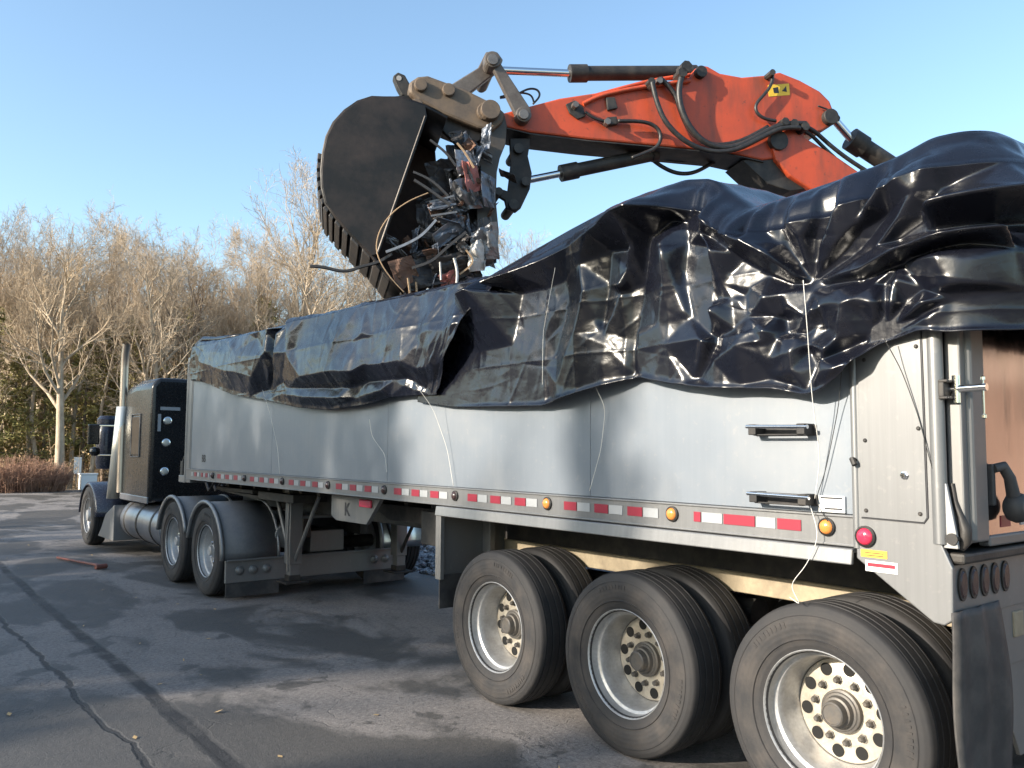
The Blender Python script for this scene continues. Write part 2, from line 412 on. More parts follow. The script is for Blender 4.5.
def disc_mesh(depth):
    m = MB(); pr = [(.2435, depth-.014), (.238, depth-.004), (.228, depth), (.165, depth+.004), (.158, depth+.009), (.07, depth+.010), (.07, depth-.02)]
    m.lathe([(r, -a) for r, a in pr], 64); return m
def make_wheel(name, loc, parent, kind='trailer', flip=False, detail=True):
    w = empty(name, loc, parent)
    w.rotation_euler = (WR.uniform(0, 6.28), 0, math.pi if flip else 0)
    if kind not in PROTO:
        dep = {'trailer': -.090, 'drive': -.030, 'steer': .085}[kind]
        d = {}
        me = tyre_mesh().mesh('tyre'); me.materials.append(M['tyre']); shade(me, .5); d['tyre'] = me
        me = rim_mesh(min(dep, .03)).mesh('rim'); me.materials.append(M['rim']); shade(me, .6); d['rim'] = me
        me = disc_mesh(dep if kind != 'steer' else .03).mesh('wheel_disc'); me.materials.append(M['rim_disc'] if kind == 'trailer' else M['rim']); shade(me, .6); d['wheel_disc'] = me
        dd = dep if kind != 'steer' else .03
        hb = MB()
        for i in range(10):
            a = (i+.5)*math.pi/5
            hb.lathe([(.030, -(dd+.006)), (.030, -(dd-.012)), (.0, -(dd-.012))], 18, at=(0, .196*math.cos(a), .196*math.sin(a)))
            hb.lathe([(.0, -(dd+.0065)), (.0305, -(dd+.0065))], 18, at=(0, .196*math.cos(a), .196*math.sin(a)))
        me = hb.mesh('vent_pattern'); me.materials.append(M['hole']); d['vent_pattern'] = me
        hm = MB()
        if kind == 'steer':
            hm.lathe([(.11, -dd), (.105, -.10), (.095, -.125), (.0, -.135)], 24)
        else:
            hm.lathe([(.100, -dd), (.100, -(dd+.034)), (.090, -(dd+.038)), (.086, -(dd+.044)), (.076, -(dd+.046)), (.070, -(dd+.070)), (.060, -(dd+.073)), (.056, -(dd+.108)), (.050, -(dd+.113)), (.046, -(dd+.113)), (.044, -(dd+.109)), (.0, -(dd+.109))], 28)
        me = hm.mesh('hub'); me.materials.append(M['hub'] if kind == 'trailer' else M['rim']); shade(me, .5); d['hub'] = me
        nm = MB()
        for i in range(10):
            a = i*math.pi/5; c = (0, .1425*math.cos(a), .1425*math.sin(a))
            nm.lathe([(.0205, -(dd+.010)), (.0205, -(dd+.016)), (.0165, -(dd+.017)), (.0155, -(dd+.036)), (.010, -(dd+.044)), (.0, -(dd+.044))], 6, at=c)
        me = nm.mesh('lug_nuts'); me.materials.append(M['hub'] if kind == 'trailer' else M['chrome']); d['lug_nuts'] = me
        PROTO[kind] = d
    for k, me in PROTO[kind].items():
        if not detail and k not in ('tyre', 'rim', 'wheel_disc'): continue
        o = bpy.data.objects.new(k, me); COL.objects.link(o); o.parent = w
    return w
PROTO = {}; WR = random.Random(17)

# ------------------------------------------------------------------ dump trailer
AXLES = (1.245, 0.0, -1.245)
def lamp(parent, name, c, r, lens, housing=None, axis='x', out=-1):
    h = MB(); h.lathe([(r*1.28, 0), (r*1.28, out*.010), (r*1.05, out*.016), (r*1.0, out*.010)], 20, axis, c)
    ho = h.build(name, housing or M['black_steel'], parent, smooth=.6)
    l = MB(); l.lathe([(r*1.02, out*.010), (r*.9, out*.020), (r*.5, out*.027), (0.0, out*.029)], 18, axis, c)
    l.build('lens', lens, ho, smooth=.8); return ho

def text_part(s, name, loc, size, mat, parent, facing='left', thick=.0006):
    cu = bpy.data.curves.new(name, 'FONT'); cu.body = s; cu.size = size; cu.extrude = thick; cu.align_x = 'CENTER'; cu.align_y = 'CENTER'; cu.offset = size*.02
    tmp = bpy.data.objects.new(name, cu); COL.objects.link(tmp); dg = bpy.context.evaluated_depsgraph_get(); dg.update()
    me = bpy.data.meshes.new_from_object(tmp.evaluated_get(dg)); bpy.data.objects.remove(tmp); me.materials.clear(); me.materials.append(mat)
    o = bpy.data.objects.new(name, me); COL.objects.link(o); o.parent = parent
    o.location = np.array(loc)-world_of(parent)
    o.rotation_euler = (math.pi/2, 0, -math.pi/2) if facing == 'left' else facing
    return o

TR = empty('dump_trailer', (1.25, 2.5, 0))
tag(TR, 'long silver aluminium dump trailer with three rear axles, red and white tape along its side', 'trailer')
ZB, ZT, YF, YR = 1.325, 2.92, 8.02, -1.81
def trailer():
    T = TR
    # side walls in four long sheets each; seams show as shallow vertical grooves
    for x0, x1, nm in ((0.0, .05, 'side_wall'), (2.45, 2.50, 'side_wall')):
        m = MB(); ys = [-1.46, .285, 2.75, 5.2, 7.86]
        for a, b in zip(ys[:-1], ys[1:]): m.box((x0, a+.0015, 1.465), (x1, b-.0015, ZT-.06))
        m.build(nm, M['alu'], T, bevel=.003)
    m = MB(); m.box((-.035, -1.5, ZT-.06), (.06, YF, ZT+.02)); m.box((2.44, -1.5, ZT-.06), (2.535, YF, ZT+.02)); m.build('top_rail', M['alu_trim'], T, bevel=.015)
    m = MB(); m.box((.05, YF-.05, ZB), (2.45, YF, ZT)); m.build('front_wall', M['alu'], T, bevel=.004)
    # front corner posts, ribbed and rounded
    for xs in (-.004, 2.416):
        m = MB(); m.box((xs, 7.862, 1.28), (xs+.088, 8.06, 2.88)); m.tube([(xs+.03, 8.07, 1.29), (xs+.03, 8.07, 2.87)], .045, 14)
        m.tube([(xs+.004, 7.90, 1.47), (xs+.004, 7.90, 2.9)], .012, 8)
        m.build('corner_post', M['alu_trim'], T, bevel=.012)
    m = MB(); m.box((.0, 8.09, 1.27), (.40, 8.36, 1.37)); m.build('front_bracket', M['alu_trim'], T, bevel=.012)
    m = MB(); m.tube([(.03, 8.25, 1.37), (.03, 8.32, 1.48), (.05, 8.28, 1.62)], .018, 6); m.box((.0, 8.2, 1.37), (.06, 8.30, 1.56)); m.build('air_coupling', M['black_steel'], T, bevel=.004)
    # bottom rail with its fine ledge
    m = MB(); m.box((-.012, -1.455, ZB), (.06, 8.0, 1.463)); m.box((-.022, -1.455, 1.452), (.0, 8.0, 1.462)); m.box((-.020, -1.455, ZB-.004), (.0, 8.0, ZB+.008))
    m.box((2.44, -1.46, ZB), (2.512, 8.0, 1.463)); m.build('bottom_rail', M['alu_trim'], T, bevel=.003)
    m = MB(); m.box((.06, -1.75, ZB+.01), (2.44, 7.95, ZB+.07))
    for y in np.arange(-1.4, 7.9, .45): m.box((.42, y, ZB-.09), (2.1, y+.06, ZB+.01))
    m.build('floor_pan', M['black_steel'], T)
    # marker lamps, evenly spaced
    for k in range(9):
        y = 6.962-1.049*k if k < 8 else -1.31
        lens = M['amber'] if k > 5 else M['dark_lens']
        o = lamp(T, 'marker_lamp', (-.013, y, 1.402), .033 if k > 5 else .030, lens)
    # reflective tape
    def tape(y0, y1, red): 
        t = MB(); t.box((-.0165, min(y0, y1), 1.372), (-.0125, max(y0, y1), 1.424)); t.build('reflective_tape', M['red_tape'] if red else M['white_tape'], T)
    for k in range(7):
        ya = 6.962-1.049*k
        a = ya-.16
        for i in range(3):
            tape(a, a-.115, True); tape(a-.125, a-.235, False); a -= .275
    for y0, y1, red in ((-.53, -.575, True), (-.585, -.715, False), (-.725, -.915, True), (-.925, -1.035, False), (-1.045, -1.175, True)): tape(y0, y1, red)
    for y0, y1, red in ((7.40, 7.33, True), (7.31, 7.25, False), (7.23, 7.16, True), (7.14, 7.09, False), (7.78, 7.70, False), (7.66, 7.58, True), (7.54, 7.47, False)): tape(y0, y1, red)
    # chassis
    for x0 in (.60, 1.74):
        m = MB(); m.box((x0, -1.86, .915), (x0+.10, 2.0, 1.03)); m.build('chassis_rail', M['frame_steel'], T, bevel=.006)
        m = MB(); m.box((x0+.03, -1.8, 1.03), (x0+.07, 2.0, 1.235)); m.box((x0+.07, -1.75, 1.17), (x0+.16, 4.4, 1.23)); m.build('rail_web', M['black_steel'], T)
    m = MB()
    for y in (-1.7, -.62, .62, 1.75): m.box((.70, y-.05, .93), (1.74, y+.05, 1.2))
    m.build('cross_member', M['black_steel'], T)
    for ya in AXLES:
        m = MB(); m.tube([(.25, ya, .52), (2.25, ya, .52)], .065, 14); m.box((.62, ya-.09, .55), (.72, ya+.09, .93)); m.box((1.78, ya-.09, .55), (1.88, ya+.09, .93))
        m.lathe([(.0, .62), (.2, .62), (.2, .80), (.0, .80)], 24, 'x', (0, ya, .52)); m.lathe([(.0, 1.70), (.2, 1.70), (.2, 1.88), (.0, 1.88)], 24, 'x', (0, ya, .52))
        m.lathe([(.0, -.12), (.09, -.12), (.09, .12), (.0, .12)], 16, 'y', (.78, ya-.25, .78)); m.build('axle', M['black_steel'], T)
        make_wheel('wheel', (.1165-1.25, ya-2.5, .52), T, 'trailer')
        make_wheel('wheel', (.45-1.25, ya-2.5, .52), T, 'trailer', detail=False)
        make_wheel('wheel', (2.05-1.25, ya-2.5, .52), T, 'trailer', True, detail=False)
        make_wheel('wheel', (2.3835-1.25, ya-2.5, .52), T, 'trailer', True, detail=False)
    # long fender shelf above the axles, with its front panel and flap
    for x0, x1, sgn in ((-.045, .60, 1), (1.9, 2.545, -1)):
        m = MB(); m.box((x0, -1.45, 1.297), (x1, 1.93, 1.316))
        xe = x0 if sgn > 0 else x1
        m.prism([(xe, -1.45, 1.316), (xe-.012*sgn, -1.45, 1.245), (xe+.012*sgn, -1.45, 1.245), (xe+.02*sgn, -1.45, 1.316)], [(xe, 1.93, 1.316), (xe-.012*sgn, 1.93, 1.245), (xe+.012*sgn, 1.93, 1.245), (xe+.02*sgn, 1.93, 1.316)])
        m.build('fender_shelf', M['alu_trim'], T, bevel=.006)
        m = MB(); m.box((x0+.01, 1.905, .77), (x1, 1.917, 1.296)); m.box((x0, 1.86, .77), (x0+.035, 1.93, 1.296)); m.box((x0+.42, 1.80, .95), (x0+.47, 1.90, 1.29))
        m.build('fender_front', M['alu_dull'], T, bevel=.003)
        m = MB(); m.box((x0+.02, 1.895, .55), (x1-.01, 1.904, .80)); m.build('mud_flap', M['rubber'], T)
    # rear corner plates
    out = [(-1.457, 1.275), (-1.79, 1.045), (-1.835, 1.04), (-1.87, 1.065), (-1.875, 1.275), (-1.835, 1.365), (-1.815, 2.9), (-1.465, 2.9)]
    for x0, x1 in ((-.024, .004), (2.496, 2.524)):
        m = MB(); m.plate(out, x0, x1); cp = m.build('corner_plate', M['alu_trim'], T, bevel=.006)
    m = MB(); ol = [(-1.488, 1.46), (-1.765, 1.455), (-1.778, 1.475), (-1.772, 2.28), (-1.735, 2.33), (-1.735, 2.62), (-1.488, 2.62)]
    m.plate(ol, -.029, -.0235); pan = m.build('access_panel', M['alu_trim'], T, bevel=.0015)
    m = MB(); pts = [(-.0265, y, z) for y, z in [(-1.488, 1.456), (-1.765, 1.451), (-1.783, 1.475), (-1.777, 2.28), (-1.739, 2.332)]]; m.tube(pts, .003, 5); m.build('panel_gap', M['ink'], pan)
    m = MB()
    for y, z in ((-1.52, 2.16), (-1.515, 1.80), (-1.512, 1.49), (-1.755, 2.20), (-1.755, 1.85), (-1.752, 1.49)): m.lathe([(.009, -.029), (.009, -.033), (.005, -.036), (.0, -.036)], 10, 'x', (0, y, z))
    m.build('rivets', M['black_steel'], pan)
    m = MB(); m.lathe([(.018, -.029), (.018, -.036), (.012, -.038), (.011, -.05), (.0, -.05)], 6, 'x', (0, -1.69, 1.65)); m.build('bolt', M['chrome'], pan)
    m = MB(); m.tube([(-.012, -1.46, 1.32), (-.012, -1.46, 2.88)], .020, 10); m.tube([(-.002, -1.822, 1.37), (-.002, -1.818, 2.86)], .032, 16); m.build('corner_tube', M['alu_trim'], T, smooth=.9)
    m = MB(); m.tube([(-.02, -1.462, 1.71), (-.045, -1.46, 1.715), (-.05, -1.475, 1.69)], .013, 8); m.build('wire_clip', M['black_steel'], T)
    lamp(T, 'red_side_lamp', (-.026, -1.505, 1.375), .037, M['red_lens'])
    # stickers
    m = MB(); m.box((-.0262, -1.60, 1.285), (-.0238, -1.48, 1.318)); st = m.build('warning_sticker', M['yellow'], T)
    for i in range(2):
        m = MB(); m.box((-.0268, -1.585, 1.292+i*.011), (-.0261, -1.50, 1.296+i*.011)); m.build('text_line', M['ink'], st)
    m = MB(); m.box((-.0262, -1.645, 1.225), (-.0238, -1.50, 1.272)); st = m.build('warning_sticker', M['white'], T)
    m = MB(); m.box((-.0268, -1.635, 1.246), (-.0261, -1.51, 1.262)); m.build('text_line', M['red_tape'], st)
    m = MB(); m.box((-.0145, -1.40, 1.47), (-.0005, -1.27, 1.545)); st = m.build('maker_plate', M['white'], T)
    for z, a, b in ((1.531, -1.39, -1.28), (1.482, -1.39, -1.30)):
        m = MB(); m.box((-.0158, a, z), (-.0142, b, z+.008)); m.build('text_line', M['ink'], st)
    text_part('BB', 'painted_letters', (-.002, 7.36, 1.60), .13, M['ink'], T)
    # step irons
    for z in (1.858, 1.528):
        m = MB()
        for y in (-.955, -1.225): m.box((-.085, y-.022, z-.03), (.004, y+.022, z+.022))
        m.box((-.075, -1.225, z-.034), (-.05, -.955, z-.026))
        m.box((-.010, -1.26, z-.034), (-.0005, -.92, z+.018)); o = m.build('step_iron', M['black_steel'], T, bevel=.006)
        m = MB(); m.tube([(-.078, -.92, z+.012), (-.078, -1.26, z+.006)], .010, 10); m.build('step_bar', M['chrome'], o, smooth=.8)
    # tailgate: frame, mirror-bright sheet, screw clamp, hook
    m = MB(); m.box((.035, -1.905, 1.37), (.10, -1.84, 2.92)); m.box((.115, -1.895, 1.37), (.29, -1.845, 2.92)); m.box((2.20, -1.905, 1.37), (2.46, -1.84, 2.92)); m.box((.29, -1.895, 1.345), (2.2, -1.845, 1.39)); m.box((.29, -1.895, 2.86), (2.2, -1.845, 2.92))
    m.tube([(.105, -1.90, 1.38), (.105, -1.90, 2.9)], .025, 14)
    m.build('tailgate_frame', M['alu_dull'], T, bevel=.008)
    m = MB(); m.box((.29, -1.878, 1.39), (2.2, -1.850, 2.86)); tg = m.build('tailgate', M['mirror'], T)
    for i, x in enumerate(np.arange(.44, 2.1, .21)):
        m = MB(); m.box((x, -1.8815, 1.42), (x+.10, -1.8785, 1.47)); m.build('reflective_tape', M['red_tape'] if i % 2 == 0 else M['white_tape'], tg)
    m = MB(); m.box((-.030, -1.865, 1.980), (.05, -1.842, 2.042)); m.box((-.030, -1.88, 1.970), (.06, -1.842, 1.982)); m.box((-.030, -1.88, 2.040), (.06, -1.842, 2.052)); cl = m.build('gate_clamp', M['black_steel'], T, bevel=.004)
    m = MB(); m.tube([(.03, -1.86, 2.012), (.03, -2.01, 2.016)], .016, 14); m.tube([(.03, -1.89, 1.955), (.03, -1.89, 2.07)], .017, 10); m.build('clamp_screw', M['chrome'], cl, smooth=.7)
    m = MB(); m.tube([(.03, -1.995, 2.05), (.03, -1.995, 1.90)], .006, 8); m.lathe([(.0, 1.885), (.011, 1.89), (.011, 1.903), (.0, 1.91)], 10, 'z', (.03, -1.995, 0)); m.lathe([(.0, 2.04), (.010, 2.045), (.010, 2.058), (.0, 2.063)], 10, 'z', (.03, -1.995, 0)); m.build('clamp_handle', M['chrome'], cl, smooth=.7)
    m = MB(); m.plate([(-1.838, 1.355), (-1.895, 1.355), (-1.892, 1.40), (-1.855, 1.62), (-1.838, 1.62)], -.014, .004); hk = m.build('hook_bracket', M['white_alu'], T, bevel=.003)
    m = MB(); m.tube([(.03, -1.86, 1.62), (.03, -1.868, 1.55), (.035, -1.89, 1.48), (.035, -1.905, 1.43), (.035, -1.90, 1.38), (.035, -1.885, 1.35)], [.009, .011, .016, .024, .024, .014], 10); m.build('gate_hook', M['black_steel'], hk, smooth=.8)
    m = MB(); m.tube([(-.02, -1.885, 1.395), (.16, -1.885, 1.392)], .011, 10); m.lathe([(.024, -.018), (.024, -.026), (.0, -.026)], 16, 'x', (0, -1.875, 1.395)); m.build('hinge_pin', M['black_steel'], hk, smooth=.7)
    # black round work lamp hanging on the tailgate
    m = MB(); m.box((.315, -1.905, 1.52), (.345, -1.879, 1.70)); wl = m.build('work_lamp', M['rubber'], T, bevel=.006)
    m = MB(); m.tube([(.335, -1.90, 1.68), (.38, -1.92, 1.69), (.41, -1.935, 1.64), (.43, -1.94, 1.56)], [.020, .024, .024, .028], 12)
    m.lathe([(.0, -1.99), (.042, -1.985), (.062, -1.965), (.068, -1.94), (.058, -1.91), (.034, -1.895), (.0, -1.89)], 24, 'y', (.455, 0, 1.51)); m.build('lamp_body', M['rubber'], wl, smooth=.9)
    # bumper with oval lamp openings, lower panels, rear flap
    m = MB(); m.box((.01, -1.91, 1.290), (2.47, -1.80, 1.335)); m.build('tail_lip', M['black_steel'], T, bevel=.012)
    m = MB(); m.box((.02, -1.86, 1.06), (2.48, -1.835, 1.284)); bp = m.build('bumper', M['alu_dull'], T, bevel=.004)
    for x in list(np.arange(.085, .60, .105))+list(np.arange(1.95, 2.45, .105)):
        m = MB(); th = np.linspace(0, 2*math.pi, 20, endpoint=False); c = np.array([x, 0, 1.20])
        ringo = [c+np.array([.040*math.cos(a), -1.861, .068*math.sin(a)]) for a in th]; ringi = [c+np.array([.040*math.cos(a), -1.868, .068*math.sin(a)]) for a in th]
        m.prism(ringo, ringi); tl = m.build('tail_lamp', M['black_steel'], bp)
        m = MB(); m.prism([c+np.array([.031*math.cos(a), -1.868, .058*math.sin(a)]) for a in th], [c+np.array([.026*math.cos(a), -1.8735, .050*math.sin(a)]) for a in th]); m.build('lens', M['dark_lens'], tl)
    m = MB(); m.box((.40, -1.85, .80), (2.1, -1.83, 1.058)); m.build('lower_panel', M['alu_dull'], T, bevel=.004)
    m = MB(); m.prism([(.42, -1.84, .80), (.95, -1.84, .80), (.95, -1.84, .38), (.66, -1.84, .38)], [(.42, -1.82, .80), (.95, -1.82, .80), (.95, -1.82, .38), (.66, -1.82, .38)]); m.box((.95, -1.84, .50), (2.1, -1.82, .80)); m.build('under_guard', M['alu_dull'], T, bevel=.003)
    for x0 in (-.05, 1.95):
        V = np.empty((30, 10, 3))
        for i, z in enumerate(np.linspace(1.10, .10, 30)):
            for j, x in enumerate(np.linspace(x0, x0+.52, 10)):
                V[i, j] = (x+.03*(1.1-z)*.6, -1.872-.02*math.sin((1.1-z)*2.2)-.010*math.sin(j*1.9)-.012*math.sin(z*7+j*.3), z)
        m = MB(); m.grid(V); fl = m.build('rear_mud_flap', M['rubber'], T, smooth=3.1)
        s = fl.modifiers.new('thick', 'SOLIDIFY'); s.thickness = .010
    # landing gear
    for x in (.52, 1.92):
        m = MB(); m.box((x-.075, 5.68, .42), (x+.075, 5.83, 1.26)); m.box((x-.055, 5.70, .28), (x+.055, 5.81, .43)); m.box((x-.10, 5.69, 1.15), (x+.10, 5.83, 1.28)); lg = m.build('landing_leg', M['alu_dull'], T, bevel=.006)
        m = MB(); m.box((x-.14, 5.62, .21), (x+.14, 5.89, .235)); m.box((x-.07, 5.69, .235), (x+.07, 5.82, .30)); m.build('foot', M['black_steel'], lg, bevel=.006)
        m = MB(); m.tube([(x, 5.70, .46), (x+.02, 5.15, 1.22)], .022, 8); m.tube([(x, 5.82, .46), (x+.02, 6.35, 1.22)], .022, 8)
        m.build('brace', M['alu_dull'] if x < 1 else M['black_steel'], lg)
    m = MB(); m.tube([(.40, 5.62, 1.18), (.38, 5.60, .70), (.40, 5.62, .36)], .014, 6); m.tube([(.52, 5.76, .95), (1.92, 5.76, .95)], .025, 8); m.build('landing_crank', M['alu_dull'], T, smooth=.8)
    # sub-frame, king pin plate, side locker
    m = MB()
    for x0 in (.70, 1.68): m.box((x0, 2.0, 1.00), (x0+.12, 7.8, 1.232))
    m.box((.3, 5.3, 1.14), (2.2, 6.3, 1.232)); m.box((.35, 6.6, 1.18), (2.15, 7.9, 1.23)); m.build('sub_frame', M['black_steel'], T, bevel=.006)
    m = MB(); br_ = [(3.10, 1.30), (4.05, 1.30), (4.05, 1.10), (3.95, 1.06), (3.35, 1.06)]
    m.plate(br_, .14, .18); bd = m.build('side_bracket', M['alu_dull'], T, bevel=.004)
    text_part('K', 'painted_letter', (.137, 3.72, 1.17), .17, M['ink'], bd)
    m = MB(); m.box((.118, 3.24, 1.215), (.139, 3.46, 1.285)); m.build('turn_lamp', M['red_lens'], T, bevel=.008)
    m = MB(); m.prism([(.45, 2.3, 1.228), (.45, 3.9, 1.228), (.45, 3.5, 1.08), (.45, 2.7, 1.08)], [(2.0, 2.3, 1.228), (2.0, 3.9, 1.228), (2.0, 3.5, 1.08), (2.0, 2.7, 1.08)]); m.box((.25, 2.0, .95), (.29, 2.6, 1.228)); m.build('hoist_frame', M['black_steel'], T, bevel=.006)
M['white_alu'] = mk_alu('bright_bracket', (.36, .36, .36), .4, .4)
trailer()

# ------------------------------------------------------------------ tractor
TK = empty('semi_truck', (1.25, 10.5, 0))
tag(TK, 'black long-nosed semi truck with sleeper cab and tall exhaust stack, coupled to the trailer', 'truck')
def tractor():
    T = TK
    # sleeper: rounded slab-sided box; slightly raked roof
    def shell(secs, name, m_, bevel=.06):
        m = MB(); n = len(secs[0][1])
        V = []
        for y, sec in secs: V += [(x, y, z) for x, z in sec]
        F = [tuple(range(n)), tuple(range((len(secs)-1)*n, len(secs)*n))[::-1]]
        for i in range(len(secs)-1): F += [(i*n+j, (i+1)*n+j, (i+1)*n+(j+1) % n, i*n+(j+1) % n) for j in range(n)]
        m.add(V, F); return m.build(name, m_, T, bevel=bevel, seg=4, smooth=.6)
    sec = lambda a, b, z0, z1: [(a, z0), (b, z0), (b, z1-.12), (b-.10, z1), (a+.10, z1), (a, z1-.12)]
    sl = shell([(9.75, sec(.06, 2.44, .92, 2.79)), (10.6, sec(.05, 2.45, .90, 2.80)), (11.35, sec(.08, 2.42, .90, 2.74))], 'sleeper', M['truck_black'])
    cb = shell([(11.37, sec(.16, 2.34, .85, 2.64)), (12.1, sec(.17, 2.33, .85, 2.60)), (12.45, sec(.2, 2.3, .85, 2.05))], 'cab', M['truck_black'], .05)
    m = MB(); m.prism([(.12, 11.6, 1.75), (.12, 12.15, 1.75), (.135, 12.02, 2.4), (.135, 11.6, 2.42)], [(.168, 11.6, 1.75), (.168, 12.15, 1.75), (.175, 12.02, 2.4), (.175, 11.6, 2.42)]); m.build('side_window', M['glass'], cb)
    m = MB(); m.box((.35, 12.43, 1.75), (2.15, 12.46, 2.02)); m.build('windscreen', M['glass'], cb)
    shell([(12.42, [(.55, 1.0), (1.95, 1.0), (1.9, 1.72), (1.6, 1.84), (.9, 1.84), (.6, 1.72)]), (13.95, [(.68, .7), (1.82, .7), (1.78, 1.5), (1.55, 1.62), (.95, 1.62), (.72, 1.5)])], 'hood', M['truck_navy'], .05)
    m = MB(); m.box((.72, 13.96, .62), (1.78, 14.02, 1.58)); m.build('grille', M['chrome'], T, bevel=.02)
    m = MB(); m.box((.05, 14.05, .38), (2.45, 14.2, .72)); m.build('front_bumper', M['chrome'], T, bevel=.03)
    # sleeper side hatch, trim line, rear lamps, reflective marks
    m = MB(); m.box((.043, 10.30, 1.62), (.056, 10.72, 2.22)); hd = m.build('side_hatch', M['glass'], sl, bevel=.01)
    m = MB()
    for a, b in (((10.27, 1.59), (10.27, 2.25)), ((10.75, 1.59), (10.75, 2.25))): m.tube([(.046, *a), (.046, *b)], .010, 6)
    for a, b in (((10.27, 1.59), (10.75, 1.59)), ((10.27, 2.25), (10.75, 2.25))): m.tube([(.046, *a), (.046, *b)], .010, 6)
    m.build('hatch_trim', M['grey_plastic'], sl)
    m = MB(); m.box((.045, 9.76, .90), (.075, 11.3, 1.0)); m.build('sill_trim', M['tank'], sl, bevel=.01)
    for x, z in ((.30, 2.14), (.29, 1.81), (.28, 1.38)): 
        lamp(sl, 'work_light', (x, 9.748, z), .048, M['lamp_glass'], M['chrome'], 'y')
    m = MB(); m.box((.19, 9.742, 2.30), (.48, 9.748, 2.35)); m.build('reflective_tape', M['white_tape'], sl)
    m = MB(); m.box((.16, 9.742, 1.98), (.205, 9.748, 2.24)); m.build('reflective_tape', M['white_tape'], sl)
    # exhaust stack with heat shield, air cleaner, mirror
    for x in (.07, 2.43):
        m = MB(); m.tube([(x, 11.36, 1.0), (x, 11.40, 2.45), (x, 11.42, 3.05), (x, 11.40, 3.28), (x-.0, 11.33, 3.44)], [.065, .065, .062, .062, .062], 18, caps=False); st = m.build('exhaust_stack', M['stack'], T, smooth=.8)
        m = MB(); th = np.linspace(math.pi*.62, math.pi*1.85, 14)
        V = np.empty((14, 2, 3))
        for i, a in enumerate(th):
            for j, z in enumerate((.88, 2.40)): V[i, j] = (x-.02+.095*math.cos(a), 11.78-.42*(z-.88)/1.5+.11*math.sin(a), z)
        m.grid(V); hs = m.build('heat_shield', M['shield'], st, smooth=3.1); s = hs.modifiers.new('thick', 'SOLIDIFY'); s.thickness = .006
    m = MB(); m.lathe([(.0, 1.35), (.15, 1.36), (.17, 1.45), (.17, 2.0), (.15, 2.06), (.13, 2.12), (.17, 2.14), (.17, 2.22), (.12, 2.28), (.0, 2.29)], 24, 'z', (.10, 12.55, 0)); m.build('air_cleaner', M['truck_navy'], T, smooth=.6)
    m = MB(); m.box((-.30, 12.08, 1.78), (-.12, 12.16, 2.12)); m.lathe([(.0, 1.58), (.07, 1.60), (.085, 1.66), (.07, 1.72), (.0, 1.74)], 16, 'z', (-.18, 12.12, 0)); mi = m.build('mirror', M['truck_black'], T, bevel=.02)
    m = MB(); m.tube([(-.2, 12.12, 1.6), (.17, 12.0, 1.6)], .014, 6); m.tube([(-.2, 12.12, 2.1), (.17, 12.0, 2.1)], .014, 6); m.build('mirror_arm', M['chrome'], mi)
    # frame, steps, tanks
    m = MB()
    for x in (.82, 1.58): m.box((x, 6.0, .68), (x+.10, 13.8, .95))
    m.box((.8, 7.0, .95), (1.7, 7.9, 1.12)); m.box((.5, 9.0, .60), (2.0, 9.7, .9)); m.build('chassis', M['black_steel'], T, bevel=.006)
    m = MB(); m.prism([(.45, 6.5, 1.12), (2.05, 6.5, 1.12), (2.05, 7.8, 1.17), (.45, 7.8, 1.17)], [(.45, 6.5, 1.165), (2.05, 6.5, 1.165), (2.05, 7.8, 1.178), (.45, 7.8, 1.178)]); m.build('coupling_plate', M['black_steel'], T)
    for x in (.36, 2.14):
        m = MB(); m.lathe([(.0, 9.05), (.27, 9.05), (.315, 9.08), (.315, 11.22), (.27, 11.26), (.0, 11.26)], 32, 'y', (x, 0, .58)); tk = m.build('fuel_tank', M['tank'], T, smooth=.6)
        for y in (9.5, 10.25, 10.95):
            m = MB(); m.lathe([(.317, y), (.325, y+.01), (.325, y+.06), (.317, y+.07)], 32, 'y', (x, 0, .58)); m.build('tank_strap', M['black_steel'], tk, smooth=.6)
    for x0, x1 in ((-.02, .55), (1.95, 2.52)):
        m = MB(); m.prism([(x0, 11.35, .22), (x0, 12.38, .22), (x0, 12.18, .36), (x0, 11.9, .62), (x0, 11.35, .80)], [(x1, 11.35, .22), (x1, 12.38, .22), (x1, 12.18, .36), (x1, 11.9, .62), (x1, 11.35, .80)]); m.build('cab_step', M['alu_trim'], T, bevel=.012)
    # wheels
    for ya in (6.70, 7.985):
        for x, fl in ((.03, False), (.36, False), (2.14, True), (2.47, True)): make_wheel('wheel', (x-1.25, ya-10.5, .52), T, 'drive', fl, detail=x in (.03,))
        m = MB(); m.tube([(.2, ya, .52), (2.3, ya, .52)], .08, 12); m.lathe([(.0, -.2), (.2, -.15), (.24, 0), (.2, .15), (.0, .2)], 16, 'y', (1.25, ya, .52)); m.build('axle', M['black_steel'], T)
    for x, fl in ((.08, False), (2.42, True)): make_wheel('wheel', (x-1.25, 13.12-10.5, .52), T, 'steer', fl)
    # quarter fenders over each driving wheel
    for ya, a0, a1 in ((6.70, -.05, math.pi*.93), (7.985, .30, math.pi*.93)):
        for x0, x1, mm in ((-.11, .56, M['grey_plastic']), (1.94, 2.61, M['chrome_dark'])):
            th = np.linspace(a0, a1, 22); R = .60
            V = np.empty((22, 2, 3))
            for i, a in enumerate(th):
                yy = ya-R*math.cos(a)*1.02; zz = .50+R*math.sin(a)
                V[i, 0] = (x0, yy, zz); V[i, 1] = (x1, yy, zz)
            m = MB(); m.grid(V); fd = m.build('wheel_fender', mm, T, smooth=3.1); s = fd.modifiers.new('thick', 'SOLIDIFY'); s.thickness = .012
            MB().tube(V[:, 0], .026, 8).build('fender_rim', M['alu_trim'], fd, smooth=3.1); MB().tube(V[:, 1], .018, 6).build('fender_rim', M['alu_trim'], fd, smooth=3.1)
